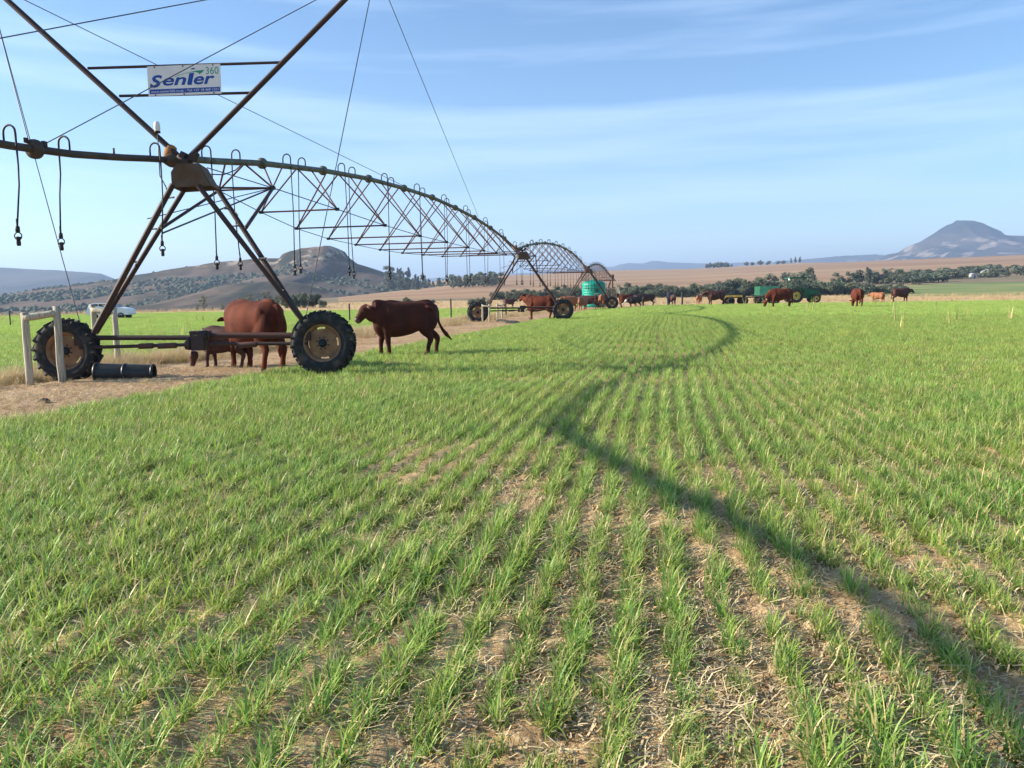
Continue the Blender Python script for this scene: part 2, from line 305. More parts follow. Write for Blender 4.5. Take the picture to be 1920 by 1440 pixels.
def hill(name, sky_px, dist, w_front, w_back, base_z, material, nu=260, nv=70, rough=0.06, cliff=0.0, rockband=(0.6, 0.95), seed=0, curve=1.6):
    us = np.array([a for a, b in sky_px], float); qs = []; hs = []
    for a, b in sky_px:
        p = pix(a, b, dist); qs.append(p.x); hs.append(p.z)
    xs = np.linspace(qs[0], qs[-1], nu); cr = np.interp(xs, qs, hs)
    # keep skyline, add fine raggedness
    span = abs(qs[-1] - qs[0]); cr = cr + 0.012 * (cr.max() - base_z) * fbm(xs / span * 60 + seed, xs * 0 + seed, 3)
    cs = np.concatenate([-np.linspace(1, 0, nv) ** 1.3, np.linspace(0, 1, nv // 3)[1:] ** 1.2])
    Cc, Xx = np.meshgrid(cs, xs, indexing='ij'); Cr = np.broadcast_to(cr, Cc.shape)
    a = np.abs(Cc); base_h = np.maximum(Cr - base_z, 0.5)
    prof = (1 - a) ** curve
    if cliff:
        hn = base_h / base_h.max(); k = cliff * ss(hn, 0.55, 0.8)
        pc = np.where(a < 0.06, 1.0, np.where(a < 0.12, 1 - (a - 0.06) / 0.06 * 0.34, 0.66 * (1 - (a - 0.12) / 0.88) ** curve)); prof = prof * (1 - k) + pc * k
    Yy = dist + np.where(Cc < 0, Cc * w_front, Cc * w_back)
    g = fbm(Xx / w_front * 5 + seed, Yy / w_front * 1.6 + seed, 5)
    gul = np.abs(fbm(Xx / w_front * 9 + seed * 3, Yy / w_front * 1.2, 3))
    am = a * (1 - a) * 4
    Z = base_z + base_h * prof + base_h.max() * (rough * g - rough * 1.2 * gul) * np.minimum(1, a * 5) * (1 - a * a)
    edge = np.minimum(1, np.minimum(np.arange(nu), np.arange(nu)[::-1]) / 6.0); Z = base_z + (Z - base_z) * np.broadcast_to(edge, Z.shape) - 2 * (1 - np.broadcast_to(edge, Z.shape))
    V = np.stack([Xx.ravel(), Yy.ravel(), Z.ravel()], 1); n0, n1 = Xx.shape
    i = np.arange(n0 - 1)[:, None] * n1 + np.arange(n1 - 1)[None, :]; Fc = np.stack([i, i + 1, i + n1 + 1, i + n1], -1).reshape(-1, 4)
    me = np_mesh(name, V, Fc, [material])
    at = me.attributes.new('rock', 'FLOAT', 'POINT'); hf = (Z - base_z) / base_h.max()
    rk = ss(hf, rockband[0] - 0.08, rockband[0]) * (1 - ss(hf, rockband[1], rockband[1] + 0.06)) * (Cc < 0)
    at.data.foreach_set('value', rk.ravel().astype(np.float32))
    mesh_obj(name, me, kind='structure'); return xs, cr, V.reshape(n0, n1, 3)
HM1 = hill_mat('scrub_hillside', (0.15, 0.112, 0.085), (0.042, 0.046, 0.036), (0.34, 0.28, 0.22), 0.012)
HM2 = hill_mat('far_hillside', (0.075, 0.066, 0.055), (0.028, 0.034, 0.030), (0.24, 0.20, 0.165), 0.0022)
A_SKY = [(-700, 590), (-300, 575), (0, 560), (60, 549), (120, 537), (205, 525), (260, 515), (340, 503), (430, 490), (500, 485), (537, 484), (542, 476), (556, 471), (566, 469), (578, 465), (584, 465), (598, 463), (612, 463), (617, 461), (630, 465), (640, 469), (645, 478), (652, 484), (668, 494), (690, 501), (740, 517), (800, 533), (860, 548), (930, 560), (1000, 566)]
hA = hill('butte_hill', A_SKY, 1000, 520, 500, -10, HM1, 420, 110, 0.055, cliff=0.75, rockband=(0.72, 0.93), seed=3, curve=1.35)
hill('foothill', [(-900, 560), (-400, 566), (-100, 572), (120, 580), (200, 588), (260, 590)], 620, 160, 200, -9, HM1, 120, 40, 0.08, rockband=(2, 3), seed=8)
hill('low_spur', [(250, 590), (330, 560), (420, 535), (500, 527), (560, 530), (620, 548), (660, 558), (760, 556), (830, 566), (900, 572)], 640, 220, 260, -9, HM1, 160, 50, 0.08, rockband=(2, 3), seed=12, curve=1.2)
hill('left_mesa', [(-1500, 470), (-700, 488), (-300, 496), (0, 502), (60, 505), (130, 508), (190, 513), (205, 519), (230, 530), (300, 545), (420, 560)], 3200, 1400, 900, -12, HM2, 260, 60, 0.05, cliff=0.6, rockband=(0.75, 0.9), seed=5, curve=1.2)
hill('right_mountain', [(1560, 492), (1640, 489), (1661, 478), (1689, 472), (1706, 460), (1729, 452), (1753, 436), (1766, 427), (1779, 421), (1787, 418), (1793, 413.5), (1810, 412.5), (1827, 413), (1833, 417), (1843, 421), (1860, 428), (1862, 433), (1879, 440), (1894, 441), (1960, 443), (2150, 436), (2350, 452), (2700, 480)], 4600, 1500, 1200, 20, HM2, 420, 110, 0.10, cliff=0.35, rockband=(0.40, 0.66), seed=9, curve=1.05)
hill('right_mesa', [(1440, 490), (1500, 487), (1545, 483), (1575, 480), (1645, 477), (1660, 479), (1700, 484), (1800, 487)], 6500, 1200, 900, 30, HM2, 140, 40, 0.05, cliff=0.5, rockband=(.5, .8), seed=21)
hill('middle_hills', [(1080, 510), (1110, 504), (1130, 501), (1152, 500), (1160, 496), (1181, 493), (1205, 494), (1221, 489), (1235, 489.5), (1252, 492), (1320, 494), (1400, 492), (1470, 491), (1560, 489), (1620, 492)], 8200, 1800, 1200, 40, HM2, 200, 40, 0.04, rockband=(2, 3), seed=31)
hill('left_distant_hills', [(700, 530), (800, 522), (900, 515), (950, 513), (1000, 511), (1060, 510), (1110, 508), (1140, 505)], 8600, 1500, 1200, 40, HM2, 120, 30, 0.03, rockband=(2, 3), seed=41)
# ------------------------------------------------------------------ trees
def leaf_mat(name, c, c2, tr=0.2):
    m = mat(name, c, 0.7, col2=c2, scale=1.2, transl=tr, spec=0.15, rand=0.25); return m
LM = [leaf_mat('leaves_grey_green', (0.17, 0.20, 0.135), (0.095, 0.12, 0.08)), leaf_mat('leaves_dark', (0.12, 0.15, 0.105), (0.07, 0.09, 0.065)), leaf_mat('leaves_olive', (0.20, 0.21, 0.13), (0.11, 0.125, 0.08))]
BARK = mat('bark', (0.16, 0.12, 0.09), 0.9, scale=4)
def crown_mesh(name, h, w, m, kind='round', lobes=16, per=110, leaf=0.30, z0=0.25, rng=None):
    rng = rng or RNG; V = []; T = []
    for i in range(lobes):
        if kind == 'tall': z = h * (z0 + (1 - z0) * rng.random()); rr = w * .5 * (1 - .5 * z / h) ; c = np.array([rng.normal(0, rr * .45), rng.normal(0, rr * .45), z * .95]); lr = np.array([w * .26, w * .26, h * .13])
        elif kind == 'gum': z = h * (.18 + .76 * rng.random()); a = rng.random() * 6.28; q = w * .36 * (1 - .4 * abs(z / h - .5)) * math.sqrt(rng.random()); c = np.array([q * math.cos(a), q * math.sin(a), z]); lr = np.array([w * .20, w * .20, h * .09])
        elif kind == 'bush': a = rng.random() * 6.28; q = w * .36 * math.sqrt(rng.random()); c = np.array([q * math.cos(a), q * math.sin(a), h * (.35 + .35 * rng.random())]); lr = np.array([w * .22, w * .22, h * .28])
        else: a = rng.random() * 6.28; q = w * .34 * math.sqrt(rng.random()); z = h * (.14 + .72 * rng.random() * (1 - .35 * q / (w * .34))); c = np.array([q * math.cos(a), q * math.sin(a), z]); lr = np.array([w * .23, w * .23, h * .17])
        lr = lr * rng.uniform(.7, 1.25)
        d = rng.normal(size=(per, 3)); d /= np.linalg.norm(d, axis=1)[:, None]; p = c + d * lr * (rng.random((per, 1)) ** .35)
        n = d + rng.normal(0, .6, (per, 3)); n /= np.linalg.norm(n, axis=1)[:, None]; t = np.cross(n, rng.normal(size=(per, 3))); t /= np.linalg.norm(t, axis=1)[:, None]; bt = np.cross(n, t)
        s = leaf * rng.uniform(.6, 1.3, (per, 1)); b0 = sum(len(v) for v in V)
        V.append(np.concatenate([p + t * s, p - t * s * .5 + bt * s * .8, p - t * s * .5 - bt * s * .8])); k = np.arange(per); T.append(np.stack([b0 + k, b0 + per + k, b0 + 2 * per + k], 1))
    return np_mesh(name, np.concatenate(V), np.concatenate(T), [m], smooth=False)
def trunk_mesh(name, h, r, gum=False, limbs=5):
    b = MB(); b.tube([(0, 0, -.3), (r * .3, 0, h * .3), (-r * .4, r * .3, h * .6), (0, 0, h * .85)], [r, r * .8, r * .55, r * .2], 7)
    for k in range(limbs):
        a = k * 2.4; z = h * (.3 + .09 * k); b.tube([(0, 0, z), (math.cos(a) * h * .14, math.sin(a) * h * .14, z + h * .14), (math.cos(a) * h * .2, math.sin(a) * h * .2, z + h * .26)], [r * .4, r * .28, r * .1], 5)
    return b.mesh(name, [BARK])
KINDS = {}
def kindm(key, *variants): KINDS[key] = variants
kindm('round', *[(crown_mesh('crown', 6, 6, LM[i % 3], 'round', 18, 100, .30), trunk_mesh('trunk', 5, .22)) for i in range(5)])
kindm('gum', *[(crown_mesh('crown', 8, 5.5, LM[i % 2 * 2], 'gum', 14, 90, .30), trunk_mesh('trunk', 7, .2)) for i in range(3)])
kindm('tall', *[(crown_mesh('crown', 10, 3.6, LM[1], 'tall', 16, 80, .32), trunk_mesh('trunk', 9, .2)) for i in range(2)])
kindm('bush', *[(crown_mesh('crown', 2.5, 3.5, LM[i % 3], 'bush', 10, 90, .22), trunk_mesh('trunk', 1.6, .09)) for i in range(3)])
kindm('airy', *[(crown_mesh('crown', 6, 4.5, LM[2], 'gum', 12, 45, .20), trunk_mesh('trunk', 6, .14, limbs=7)) for i in range(2)])
NAT = {'round': 6, 'gum': 8, 'tall': 10, 'bush': 2.5, 'airy': 6}
_tr = random.Random(5)
def tree(key, u, d, h, label, group, name=None, wide=1.0, z=None):
    q = pix(u, 545, d); zz = gz(q.x, d) if z is None else z
    root = empty(name or {'bush': 'bush'}.get(key, 'tree'), (q.x, d, zz - .05), _tr.random() * 6.28, label=label, cat='bush' if key == 'bush' else 'tree', group=group)
    s = h / NAT[key]; root.scale = (s * wide * _tr.uniform(.9, 1.15), s * wide, s); cm, tm = _tr.choice(KINDS[key]); mesh_obj('crown', cm, None, root); mesh_obj('trunk', tm, None, root); return root
G1 = 'trees of the long belt beyond the fields'
secs = [(925, 1085, 'rounded tree in the dark belt, left of the green tank', 3.5), (1142, 1365, 'rounded tree in the dark belt, between the green tank and the yellow cart', 2.6), (1365, 1480, 'rounded tree in the dark belt, behind the two trailers', 2.6), (1480, 1565, 'rounded tree in the dark belt, behind the tractor bonnet', 3.0), (1565, 1700, 'rounded tree in the dark belt, between the tractor and the farthest right cow', 3.5)]
TOPU = [925, 960, 985, 1010, 1040, 1085, 1150, 1200, 1235, 1300, 1340, 1380, 1450, 1470, 1520, 1560, 1600, 1640, 1700, 1760, 1920]
TOPV = [548, 542, 537, 542, 537, 533, 535, 529, 531, 532, 524, 521, 514, 518, 520, 520, 526, 530, 530, 528, 524]
for u0, u1, lab, stp in secs:
    u = u0
    while u < u1:
        for row in range(2):
            d = 268 + row * 16 + _tr.uniform(-6, 6); top = float(np.interp(u, TOPU, TOPV)) + _tr.uniform(-2.5, 5) + (3 if row == 0 else 0); q = pix(u, top, d); h = max(3.5, q.z - gz(q.x, d)); tree(_tr.choice(['round', 'round', 'gum', 'round']), u + _tr.uniform(-2, 2), d, h * 1.02, lab, G1, wide=1.25 if h < 5 else 1.0)
        u += stp * _tr.uniform(1.4, 2.3) * 1.6
# right-hand scrub and scattered trees on the slope
for i in range(120):
    u = _tr.uniform(1660, 1990); d = _tr.uniform(440, 600) if u > 1760 else _tr.uniform(370, 560)
    w_ = 'left of the last cow' if u < 1700 else 'above the farthest right cow' if u < 1760 else 'below the big mountain' if u < 1850 else 'at the right edge of the photo'
    tree('bush' if i % 3 else 'round', u, d, _tr.uniform(2.5, 5.5), 'low dark bush in the scrub band ' + w_, 'bushes in the far right scrub', wide=1.6)
for u, vt, d, key in ((1607, 501, 420, 'round'), (1627, 500, 400, 'tall'), (1635, 501, 405, 'round'), (1649, 504, 400, 'round'), (1658, 502, 410, 'gum'), (1668, 503, 415, 'airy'), (1680, 504, 400, 'gum'), (1686, 505, 405, 'gum'), (1592, 509, 390, 'gum'), (1577, 510, 390, 'round'), (1564, 511, 385, 'gum'), (1740, 504, 560, 'round'), (1769, 505, 560, 'airy'), (1705, 512, 430, 'round'), (1737, 517, 420, 'gum'), (1480, 505, 400, 'round'), (1512, 500, 420, 'round'), (1519, 500, 425, 'gum'), (1905, 508, 470, 'gum'), (1912, 512, 460, 'tall')):
    q = pix(u, vt, d); tree(key, u, d, max(3, q.z - gz(q.x, d)), ('tree standing above the belt, right behind the tractor' if u < 1560 else 'tree standing above the belt, between tractor and reddish cow' if u < 1612 else 'tree in the clump on the slope above the little tan calf' if u < 1700 else 'lone tree on the slope above the farthest right cow' if u < 1800 else 'lone tree on the slope at the right edge'), 'scattered trees on the right slope')
for u, vt, d in ((1325, 493, 1450), (1331, 490, 1450), (1338, 491, 1450), (1345, 487, 1450), (1352, 489, 1450), (1358, 488, 1450), (1364, 491, 1450), (1371, 497, 1450)):
    q = pix(u, vt, d); tree('round', u, d, max(6, q.z - gz(q.x, d)), 'tree in the dark clump on the skyline above the yellow cart', 'skyline clump of trees', wide=.8)
for u, vt, d in ((1398, 489, 1480), (1410, 490, 1480), (1425, 486, 1480), (1440, 487, 1480), (1458, 488, 1480), (1467, 486, 1480), (1482, 484, 1480), (1490, 482, 1480), (1498, 481, 1480)):
    q = pix(u, vt, d); tree('tall' if u > 1480 else 'round', u, d, max(6, q.z - gz(q.x, d)), 'tree on the skyline above the green trailer and tractor', 'skyline trees by the tractor')
for u, vt, d in ((1766, 483, 1480), (1776, 484, 1480), (1788, 483, 1480), (1796, 484, 1480)):
    q = pix(u, vt, d); tree('tall', u, d, max(6, q.z - gz(q.x, d)), 'tree at the foot of the big right mountain', 'trees at the foot of the mountain')
# left middle distance
for u, vt, key in ((368, 570, 'airy'), (381, 556, 'airy'), (396, 574, 'airy'), (415, 566, 'airy'), (427, 575, 'airy'), (455, 556, 'airy'), (468, 551, 'airy'), (482, 556, 'round'), (497, 547, 'airy'), (516, 551, 'round'), (534, 545, 'round')):
    q = pix(u, vt, 150); tree(key, u, 150 + _tr.uniform(-8, 8), q.z - gz(q.x, 150), 'thin grey-green tree in the row behind the large cow', 'thin trees behind the large cow')
for (u, vt), w_ in zip(((556, 543), (572, 539), (590, 543), (604, 556), (616, 572)), ('leftmost, touching the tower leg', 'tallest, second from the left', 'third from the left', 'fourth, lower one', 'rightmost and lowest')):
    q = pix(u, vt, 145); tree('round', u, 145 + _tr.uniform(-5, 5), q.z - gz(q.x, 145), 'dense dark tree above the near right wheel, ' + w_, 'dense trees above the near right wheel', wide=.8)
for u, vt in ((632, 572), (762, 554), (772, 560), (785, 566), (812, 560), (820, 566)):
    q = pix(u, vt, 190); tree('round', u, 190, q.z - gz(q.x, 190), 'small dark tree above the back of the walking cow', 'small trees behind the walking cow')
for u, vt in ((882, 557), (893, 552), (905, 553), (917, 558)):
    q = pix(u, vt, 130); tree('round', u, 130, q.z - gz(q.x, 130), 'olive bush rising behind the left wheel of the second tower', 'bushes behind the second tower', wide=.7)
# trees on the right shoulder of the butte hill and the wooded patches
hx, hcr, hV = hA
def on_hill(u, c):   # c: 0 crest .. 1 foot, on the near side
    n0 = 110; i = int((1 - c ** (1 / 1.3)) * (n0 - 1)); x = (u - 960) / 1443 * 1000 * (1 - .25 * c); j = int(np.clip(np.searchsorted(hx, x), 0, len(hx) - 1)); return Vector(hV[i, j])
for k in range(60):
    u = _tr.uniform(735, 880); c = _tr.uniform(0, .35) if u < 800 else _tr.uniform(0, .45); p = on_hill(u, c); h = _tr.uniform(9, 16)
    r = tree('tall' if k % 3 == 0 else 'gum', 900, 300, h, 'bluish tree in the wood on the right shoulder of the butte hill, ' + ('upper part' if c < .15 else 'lower part'), 'wood on the right shoulder of the butte hill', z=0); r.location = p
for k in range(46):
    u = _tr.uniform(845, 945); d = _tr.uniform(600, 700); h = _tr.uniform(7, 12); tree('gum', u, d, h, 'tree in the dark plantation block left of the second tower, ' + ('left half' if u < 890 else 'right half'), 'plantation left of the second tower')
# scrub scattered over the near hill faces, uncountable
def scrub():
    V = []; Q = []; nb = 0
    for k in range(5200):
        u = _tr.uniform(-150, 900); c = _tr.random() ** .8; p = on_hill(u, c)
        if fbm(p.x / 90, p.y / 60, 3) < -0.05: continue
        s = _tr.uniform(1.2, 3.4); n = 7; a = RNG.random(n) * 6.28; vv = [(p.x, p.y, p.z + s * .9)] + [(p.x + s * math.cos(6.28 * i / n) * RNG.uniform(.7, 1.1), p.y + s * math.sin(6.28 * i / n) * RNG.uniform(.7, 1.1), p.z + s * RNG.uniform(.1, .5)) for i in range(n)] + [(p.x + s * math.cos(6.28 * i / n), p.y + s * math.sin(6.28 * i / n), p.z - .8) for i in range(n)]
        V += vv
        for i in range(n): j = (i + 1) % n; Q += [(nb, nb + 1 + i, nb + 1 + j), (nb + 1 + i, nb + 1 + n + i, nb + 1 + n + j), (nb + 1 + i, nb + 1 + n + j, nb + 1 + j)]
        nb += len(vv)
    mesh_obj('hillside_scrub', np_mesh('hillside_scrub', np.array(V), np.array(Q), [LM[1]], smooth=False), kind='stuff')
scrub()
# ------------------------------------------------------------------ irrigation machine
_uc = {}
def rod(name, p0, p1, r, mk, parent, org, n=8, **k):
    """straight bar between two world points, built on one shared unit cylinder"""
    if (mk, n) not in _uc:
        b = MB(); b.tube([(0, 0, 0), (0, 0, 0.5), (0, 0, 1)], 1.0, n); _uc[(mk, n)] = b.mesh('bar_' + mk, [MT[mk]])
    p0 = Vector(p0) - Vector(org); p1 = Vector(p1) - Vector(org); d = p1 - p0
    o = mesh_obj(name, _uc[(mk, n)], None, parent, **k)
    o.matrix_local = Matrix.Translation(p0) @ d.to_track_quat('Z', 'Y').to_matrix().to_4x4() @ Matrix.Diagonal((r, r, d.length, 1)); return o

ZT = [0, 1.1, 3, 6.1, 9.25, 12.4, 15.6]; ZP = [4.18, 4.30, 4.56, 4.87, 5.10, 5.22, 5.28]
def pipe_z(t):
    t = min(max(t, 0), LSP); t = min(t, LSP - t); return float(np.interp(t, ZT, ZP))
WN = [0.66, 1.04, 1.34, 1.52, 1.64, 1.72]; ZN = [3.89, 3.67, 3.47, 3.35, 3.31, 3.27]
def make_drop(parent, org, t, side, ztop, zbot, lean=0.0):
    b = MB(); c = on_line(t, 0, ztop); pts = [on_line(t, 0, ztop + 0.05), on_line(t, 0, ztop + 0.17)]
    for i in range(1, 8): q = math.pi * i / 8; pts.append(on_line(t, side * 0.1 * (1 - math.cos(q)), ztop + 0.17 + 0.1 * math.sin(q)))
    pts += [on_line(t, side * 0.2, ztop + 0.15), on_line(t, side * 0.205, ztop - 0.3), on_line(t + lean * 0.3, side * (0.22), (ztop + zbot) / 2 + 0.1), on_line(t + lean, side * 0.20, zbot + 0.2)]
    rad = [0.016] * (len(pts) - 3) + [0.012, 0.0115, 0.0125]
    b.tube([p - Vector(org) for p in pts], rad, 6)
    h = b.build('drop_hose', MT['hose'], parent)
    s = MB(); e = on_line(t + lean, side * 0.20, zbot) - Vector(org)
    s.lathe([(0.0, 0.30), (0.014, 0.30), (0.016, 0.20), (0.030, 0.19), (0.030, 0.12), (0.016, 0.105), (0.0, 0.105)], 10, c=e)
    ring = [(e.x + 0.052 * math.cos(a), e.y, e.z + 0.06 + 0.052 * math.sin(a)) for a in np.linspace(0, 2 * math.pi, 15)]
    s.tube(ring, 0.009, 6, cap=False)
    s.lathe([(0.0, 0.055), (0.034, 0.05), (0.036, 0.035), (0.024, 0.02), (0.030, -0.04), (0.026, -0.075), (0.0, -0.08)], 10, c=e)
    s.build('sprinkler', MT['hose'], h)
    return h
def make_span():
    org = on_line(0); root = empty('irrigation_span', org)
    ts = np.linspace(0.15, LSP - 0.15, 60); b = MB(); b.tube([on_line(t, 0, pipe_z(t)) - org for t in ts], 0.068, 14)
    b.build('water_pipe', MT['pipe'], root)
    fb = MB(); fb.lathe([(0.0, -0.09), (0.10, -0.085), (0.125, -0.03), (0.125, 0.03), (0.10, 0.085), (0.0, 0.09)], 20, axis='Y'); fm = fb.mesh('flange', [MT['pipe']])
    for k in range(10):
        t = 3.05 + 3.12 * k; o = mesh_obj('pipe_flange', fm, None, root); o.location = on_line(t, 0, pipe_z(t)) - org
        o.rotation_euler = (math.atan((pipe_z(t + .3) - pipe_z(t - .3)) / 0.6), 0, -math.atan2(DL[0], DL[1]))
    lm = MB(); lm.box((0, 0, 0), (0.09, 0.09, 0.07)); lug = lm.mesh('joint_lug', [MT['steel']])
    nodes = []
    for k in range(12):
        t = 2.30 + 2.409 * k; i = min(k, 11 - k); nodes.append((t, WN[i], ZN[i]))
    for k, (t, w, z) in enumerate(nodes):
        l = on_line(t, -w, z); r = on_line(t, w, z)
        rod('cross_bar', l - Vector((0, 0, 0)), r, 0.021, 'truss', root, org)
        for tt, a in ((t - 0.7, l), (t, l), (t, r), (t + 0.75, r)):
            rod('truss_strut', a, on_line(tt, 0.03 * (1 if a is r else -1), pipe_z(tt) - 0.05), 0.019 if k % 2 else 0.021, 'truss', root, org, n=6)
        if k: 
            pt, pw, pz = nodes[k - 1]
            for sg in (-1, 1): rod('truss_rod', on_line(pt, sg * pw, pz), on_line(t, sg * w, z), 0.011, 'cable', root, org, n=6)
        for sg in (-1, 1): jo = mesh_obj('joint_lug', lug, None, root); jo.location = on_line(t, sg * w, z) - org
    for sg in (-1, 1):
        rod('truss_rod', on_line(0.6, sg * 0.2, 4.08), on_line(nodes[0][0], sg * nodes[0][1], nodes[0][2]), 0.011, 'cable', root, org, n=6)
        rod('truss_rod', on_line(LSP - 0.6, sg * 0.2, 4.05), on_line(nodes[-1][0], sg * nodes[-1][1], nodes[-1][2]), 0.011, 'cable', root, org, n=6)
        rod('truss_rod', on_line(0.3, sg * 1.0, 3.1), on_line(nodes[0][0], -sg * nodes[0][1], nodes[0][2]), 0.011, 'cable', root, org, n=6)
    hooks = [0.75, 2.14, 4.02, 5.17, 7.12, 8.29, 10.35, 11.45, 13.48, 14.68, 16.74, 17.77, 19.95, 21.1, 23.45, 24.41, 26.84, 27.84, 30.29]
    for i, t in enumerate(hooks):
        make_drop(root, org, t, -1 if i % 2 else 1, pipe_z(t), 2.17 + 0.05 * math.sin(i * 2.3), 0.12 * math.sin(i * 1.7))
    # loose conduit sagging under the pipe at the tower end
    b = MB(); b.tube([on_line(0.35, 0.1, 3.98) - org, on_line(0.8, 0.1, 3.99) - org, on_line(1.3, 0.1, 4.05) - org, on_line(1.8, 0.08, 4.22) - org, on_line(2.1, 0.05, 4.38) - org], 0.012, 6); b.build('conduit', MT['hose'], root)
    return root
span1 = make_span(); tag(span1, 'nearest trussed pipe span, arching away from the big tower with the sign board', 'irrigation span', 'trussed pipe spans of the irrigation machine')
P2 = Vector((0.36, 45.5, 0.0)); P3 = Vector((7.32, 76.0, 0.0))
span2 = copy_tree(span1); span2.location = P2; span2.rotation_euler.z = -0.010; tag(span2, 'middle trussed pipe span, between the second tower and the small third tower')
span3 = copy_tree(span1); span3.location = P3; span3.rotation_euler.z = 0.005; span3.scale = (0.92, 0.92, 0.93); tag(span3, 'farthest trussed pipe span, ending above the pivot behind the green tank')
# overhanging pipe run left of the near tower
def make_overhang():
    org = on_line(0); root = empty('overhang_pipe', org, label='brown pipe run without truss, held by cables at the left edge of the photo', cat='irrigation pipe')
    tz = [(0.02, 4.12), (-0.4, 4.08), (-0.82, 4.03), (-1.6, 3.92), (-2.7, 3.79), (-3.4, 3.74), (-4, 3.70), (-5.2, 3.69), (-6.4, 3.68), (-7.0, 3.71), (-7.6, 3.80), (-9.06, 4.08), (-10.5, 4.40), (-11.7, 4.64), (-13, 4.80), (-15, 4.98), (-17.5, 5.05)]
    T = [a for a, _ in tz][::-1]; Z = [z for _, z in tz][::-1]
    b = MB(); b.tube([on_line(t, 0, float(np.interp(t, T, Z))) - org for t in np.linspace(0.0, -17.5, 60)], [0.058 if t > -6.8 else 0.062 for t in np.linspace(0.0, -17.5, 60)], 14); b.build('water_pipe', MT['pipe2'], root)
    for t in (-3.42, -7.0, -10.1, -13.2):
        z = float(np.interp(t, T, Z)); fb = MB(); fb.lathe([(0, -0.08), (0.10, -0.08), (0.14, -0.04), (0.145, 0.0), (0.14, 0.04), (0.10, 0.08), (0, 0.08)], 22, axis='Y')
        o = fb.build('pipe_flange', MT['pipe2'], root); o.location = on_line(t, 0, z) - org; o.rotation_euler = (0.1, 0, -math.atan2(DL[0], DL[1]))
        lb = MB(); lb.box(on_line(t + 0.16, 0.03, z + 0.10) - org, (0.05, 0.08, 0.08)); lb.box(on_line(t - 0.10, -0.04, z + 0.11) - org, (0.04, 0.06, 0.07)); lb.build('cable_lug', MT['steel'], root)
    rb = MB(); rb.tube([on_line(-1.75, 0, 3.92) - org, on_line(-1.75, 0, 4.05) - org], 0.018, 8); rb.build('riser_stub', MT['pipe2'], root)
    for t, sd, zt, zb in ((-0.82, 1, 4.03, 2.36), (-2.73, -1, 3.79, 2.37), (-3.95, 1, 3.70, 2.36), (-5.6, -1, 3.69, 2.4), (-8.3, 1, 3.92, 2.4)):
        make_drop(root, org, t, sd, zt, zb, -0.1)
    return root
make_overhang()

# wheel
def wheel_meshes(R=0.63, wd=0.36, rr=0.36, lugs=20, lugh=0.055):
    b = MB(); r0 = R - lugh; h = wd / 2
    prof = [(rr, -h * 0.62), (rr + 0.02, -h * 0.80), (rr + (r0 - rr) * 0.35, -h * 1.0), (rr + (r0 - rr) * 0.75, -h * 0.98), (r0 - 0.02, -h * 0.90), (r0, -h * 0.7), (r0 + 0.012, 0), (r0, h * 0.7), (r0 - 0.02, h * 0.90), (rr + (r0 - rr) * 0.75, h * 0.98), (rr + (r0 - rr) * 0.35, h), (rr + 0.02, h * 0.8), (rr, h * 0.62)]
    b.lathe(prof, 48, axis='Y', close=True)
    for k in range(lugs * 2):
        sg = 1 if k % 2 else -1; a = math.pi * 2 * k / (lugs * 2)
        m = Matrix.Rotation(a, 4, 'Y') @ Matrix.Translation((0, sg * h * 0.50, R - lugh * 0.45)) @ Matrix.Rotation(sg * math.radians(40), 4, 'Z')
        ln, w_, hh = h * 1.28, 0.05, lugh * 1.1
        vs = [m @ Vector((x * w_ / 2 * (1 if z < 0 else 0.7), y * ln / 2 + 0, z * hh / 2 - (0.035 if (y * sg > 0) else 0))) for x in (-1, 1) for y in (-1, 1) for z in (-1, 1)]
        b.add(vs, [(0, 1, 3, 2), (4, 6, 7, 5), (0, 4, 5, 1), (2, 3, 7, 6), (0, 2, 6, 4), (1, 5, 7, 3)], 0, False)
    tyre = b.mesh('tyre', [MT['tyre']])
    g = MB(); g.lathe([(rr + 0.012, -h * 0.68), (rr + 0.01, -h * 0.60), (rr - 0.03, -h * 0.5), (rr - 0.035, h * 0.5), (rr + 0.01, h * 0.6), (rr + 0.012, h * 0.68), (rr - 0.0, h * 0.64), (rr - 0.045, h * 0.45), (rr - 0.045, -h * 0.45), (rr, -h * 0.64)], 40, axis='Y', close=True)
    # dished disc with four long slots at the rim
    n = 48; radii = [0.0, 0.10, rr * 0.55, rr - 0.085, rr - 0.04]; ys = [-0.075, -0.075, -0.03, -0.035, -0.02]; vs = []; fs = []
    for k, (r, y) in enumerate(zip(radii, ys)):
        for j in range(n): q = 2 * math.pi * j / n; vs.append((r * math.cos(q), y, r * math.sin(q)))
    for k in range(4):
        for j in range(n):
            if k == 3 and (j % 12) in (1, 2, 3, 4): continue
            fs.append((k * n + j, k * n + (j + 1) % n, (k + 1) * n + (j + 1) % n, (k + 1) * n + j))
    g.add(vs, fs)
    rim = g.mesh('rim', [MT['rim']])
    hb = MB(); hb.lathe([(0.0, -0.135), (0.055, -0.13), (0.075, -0.10), (0.085, -0.076)], 16, axis='Y')
    hb.lathe([(0.0, 0.0), (0.13, 0.0), (0.16, 0.10), (0.12, 0.22), (0, 0.22)], 12, axis='Y')
    for k in range(8): q = math.pi * k / 4; hb.lathe([(0, -0.10), (0.014, -0.10), (0.014, -0.07)], 6, axis='Y', c=(0.115 * math.cos(q), 0, 0.115 * math.sin(q)))
    return tyre, rim, hb.mesh('hub', [MT['tyre']])
WM = wheel_meshes()
def put_wheel(parent, loc, rot=0.0, meshes=WM, yaw=0.0, scale=1.0):
    e = empty('wheel', loc, yaw); e.parent = parent; e.rotation_euler = (0, rot, yaw); e.scale = (scale,) * 3
    for nm, m in zip(('tyre', 'rim', 'hub'), meshes): mesh_obj(nm, m, None, e)
    return e
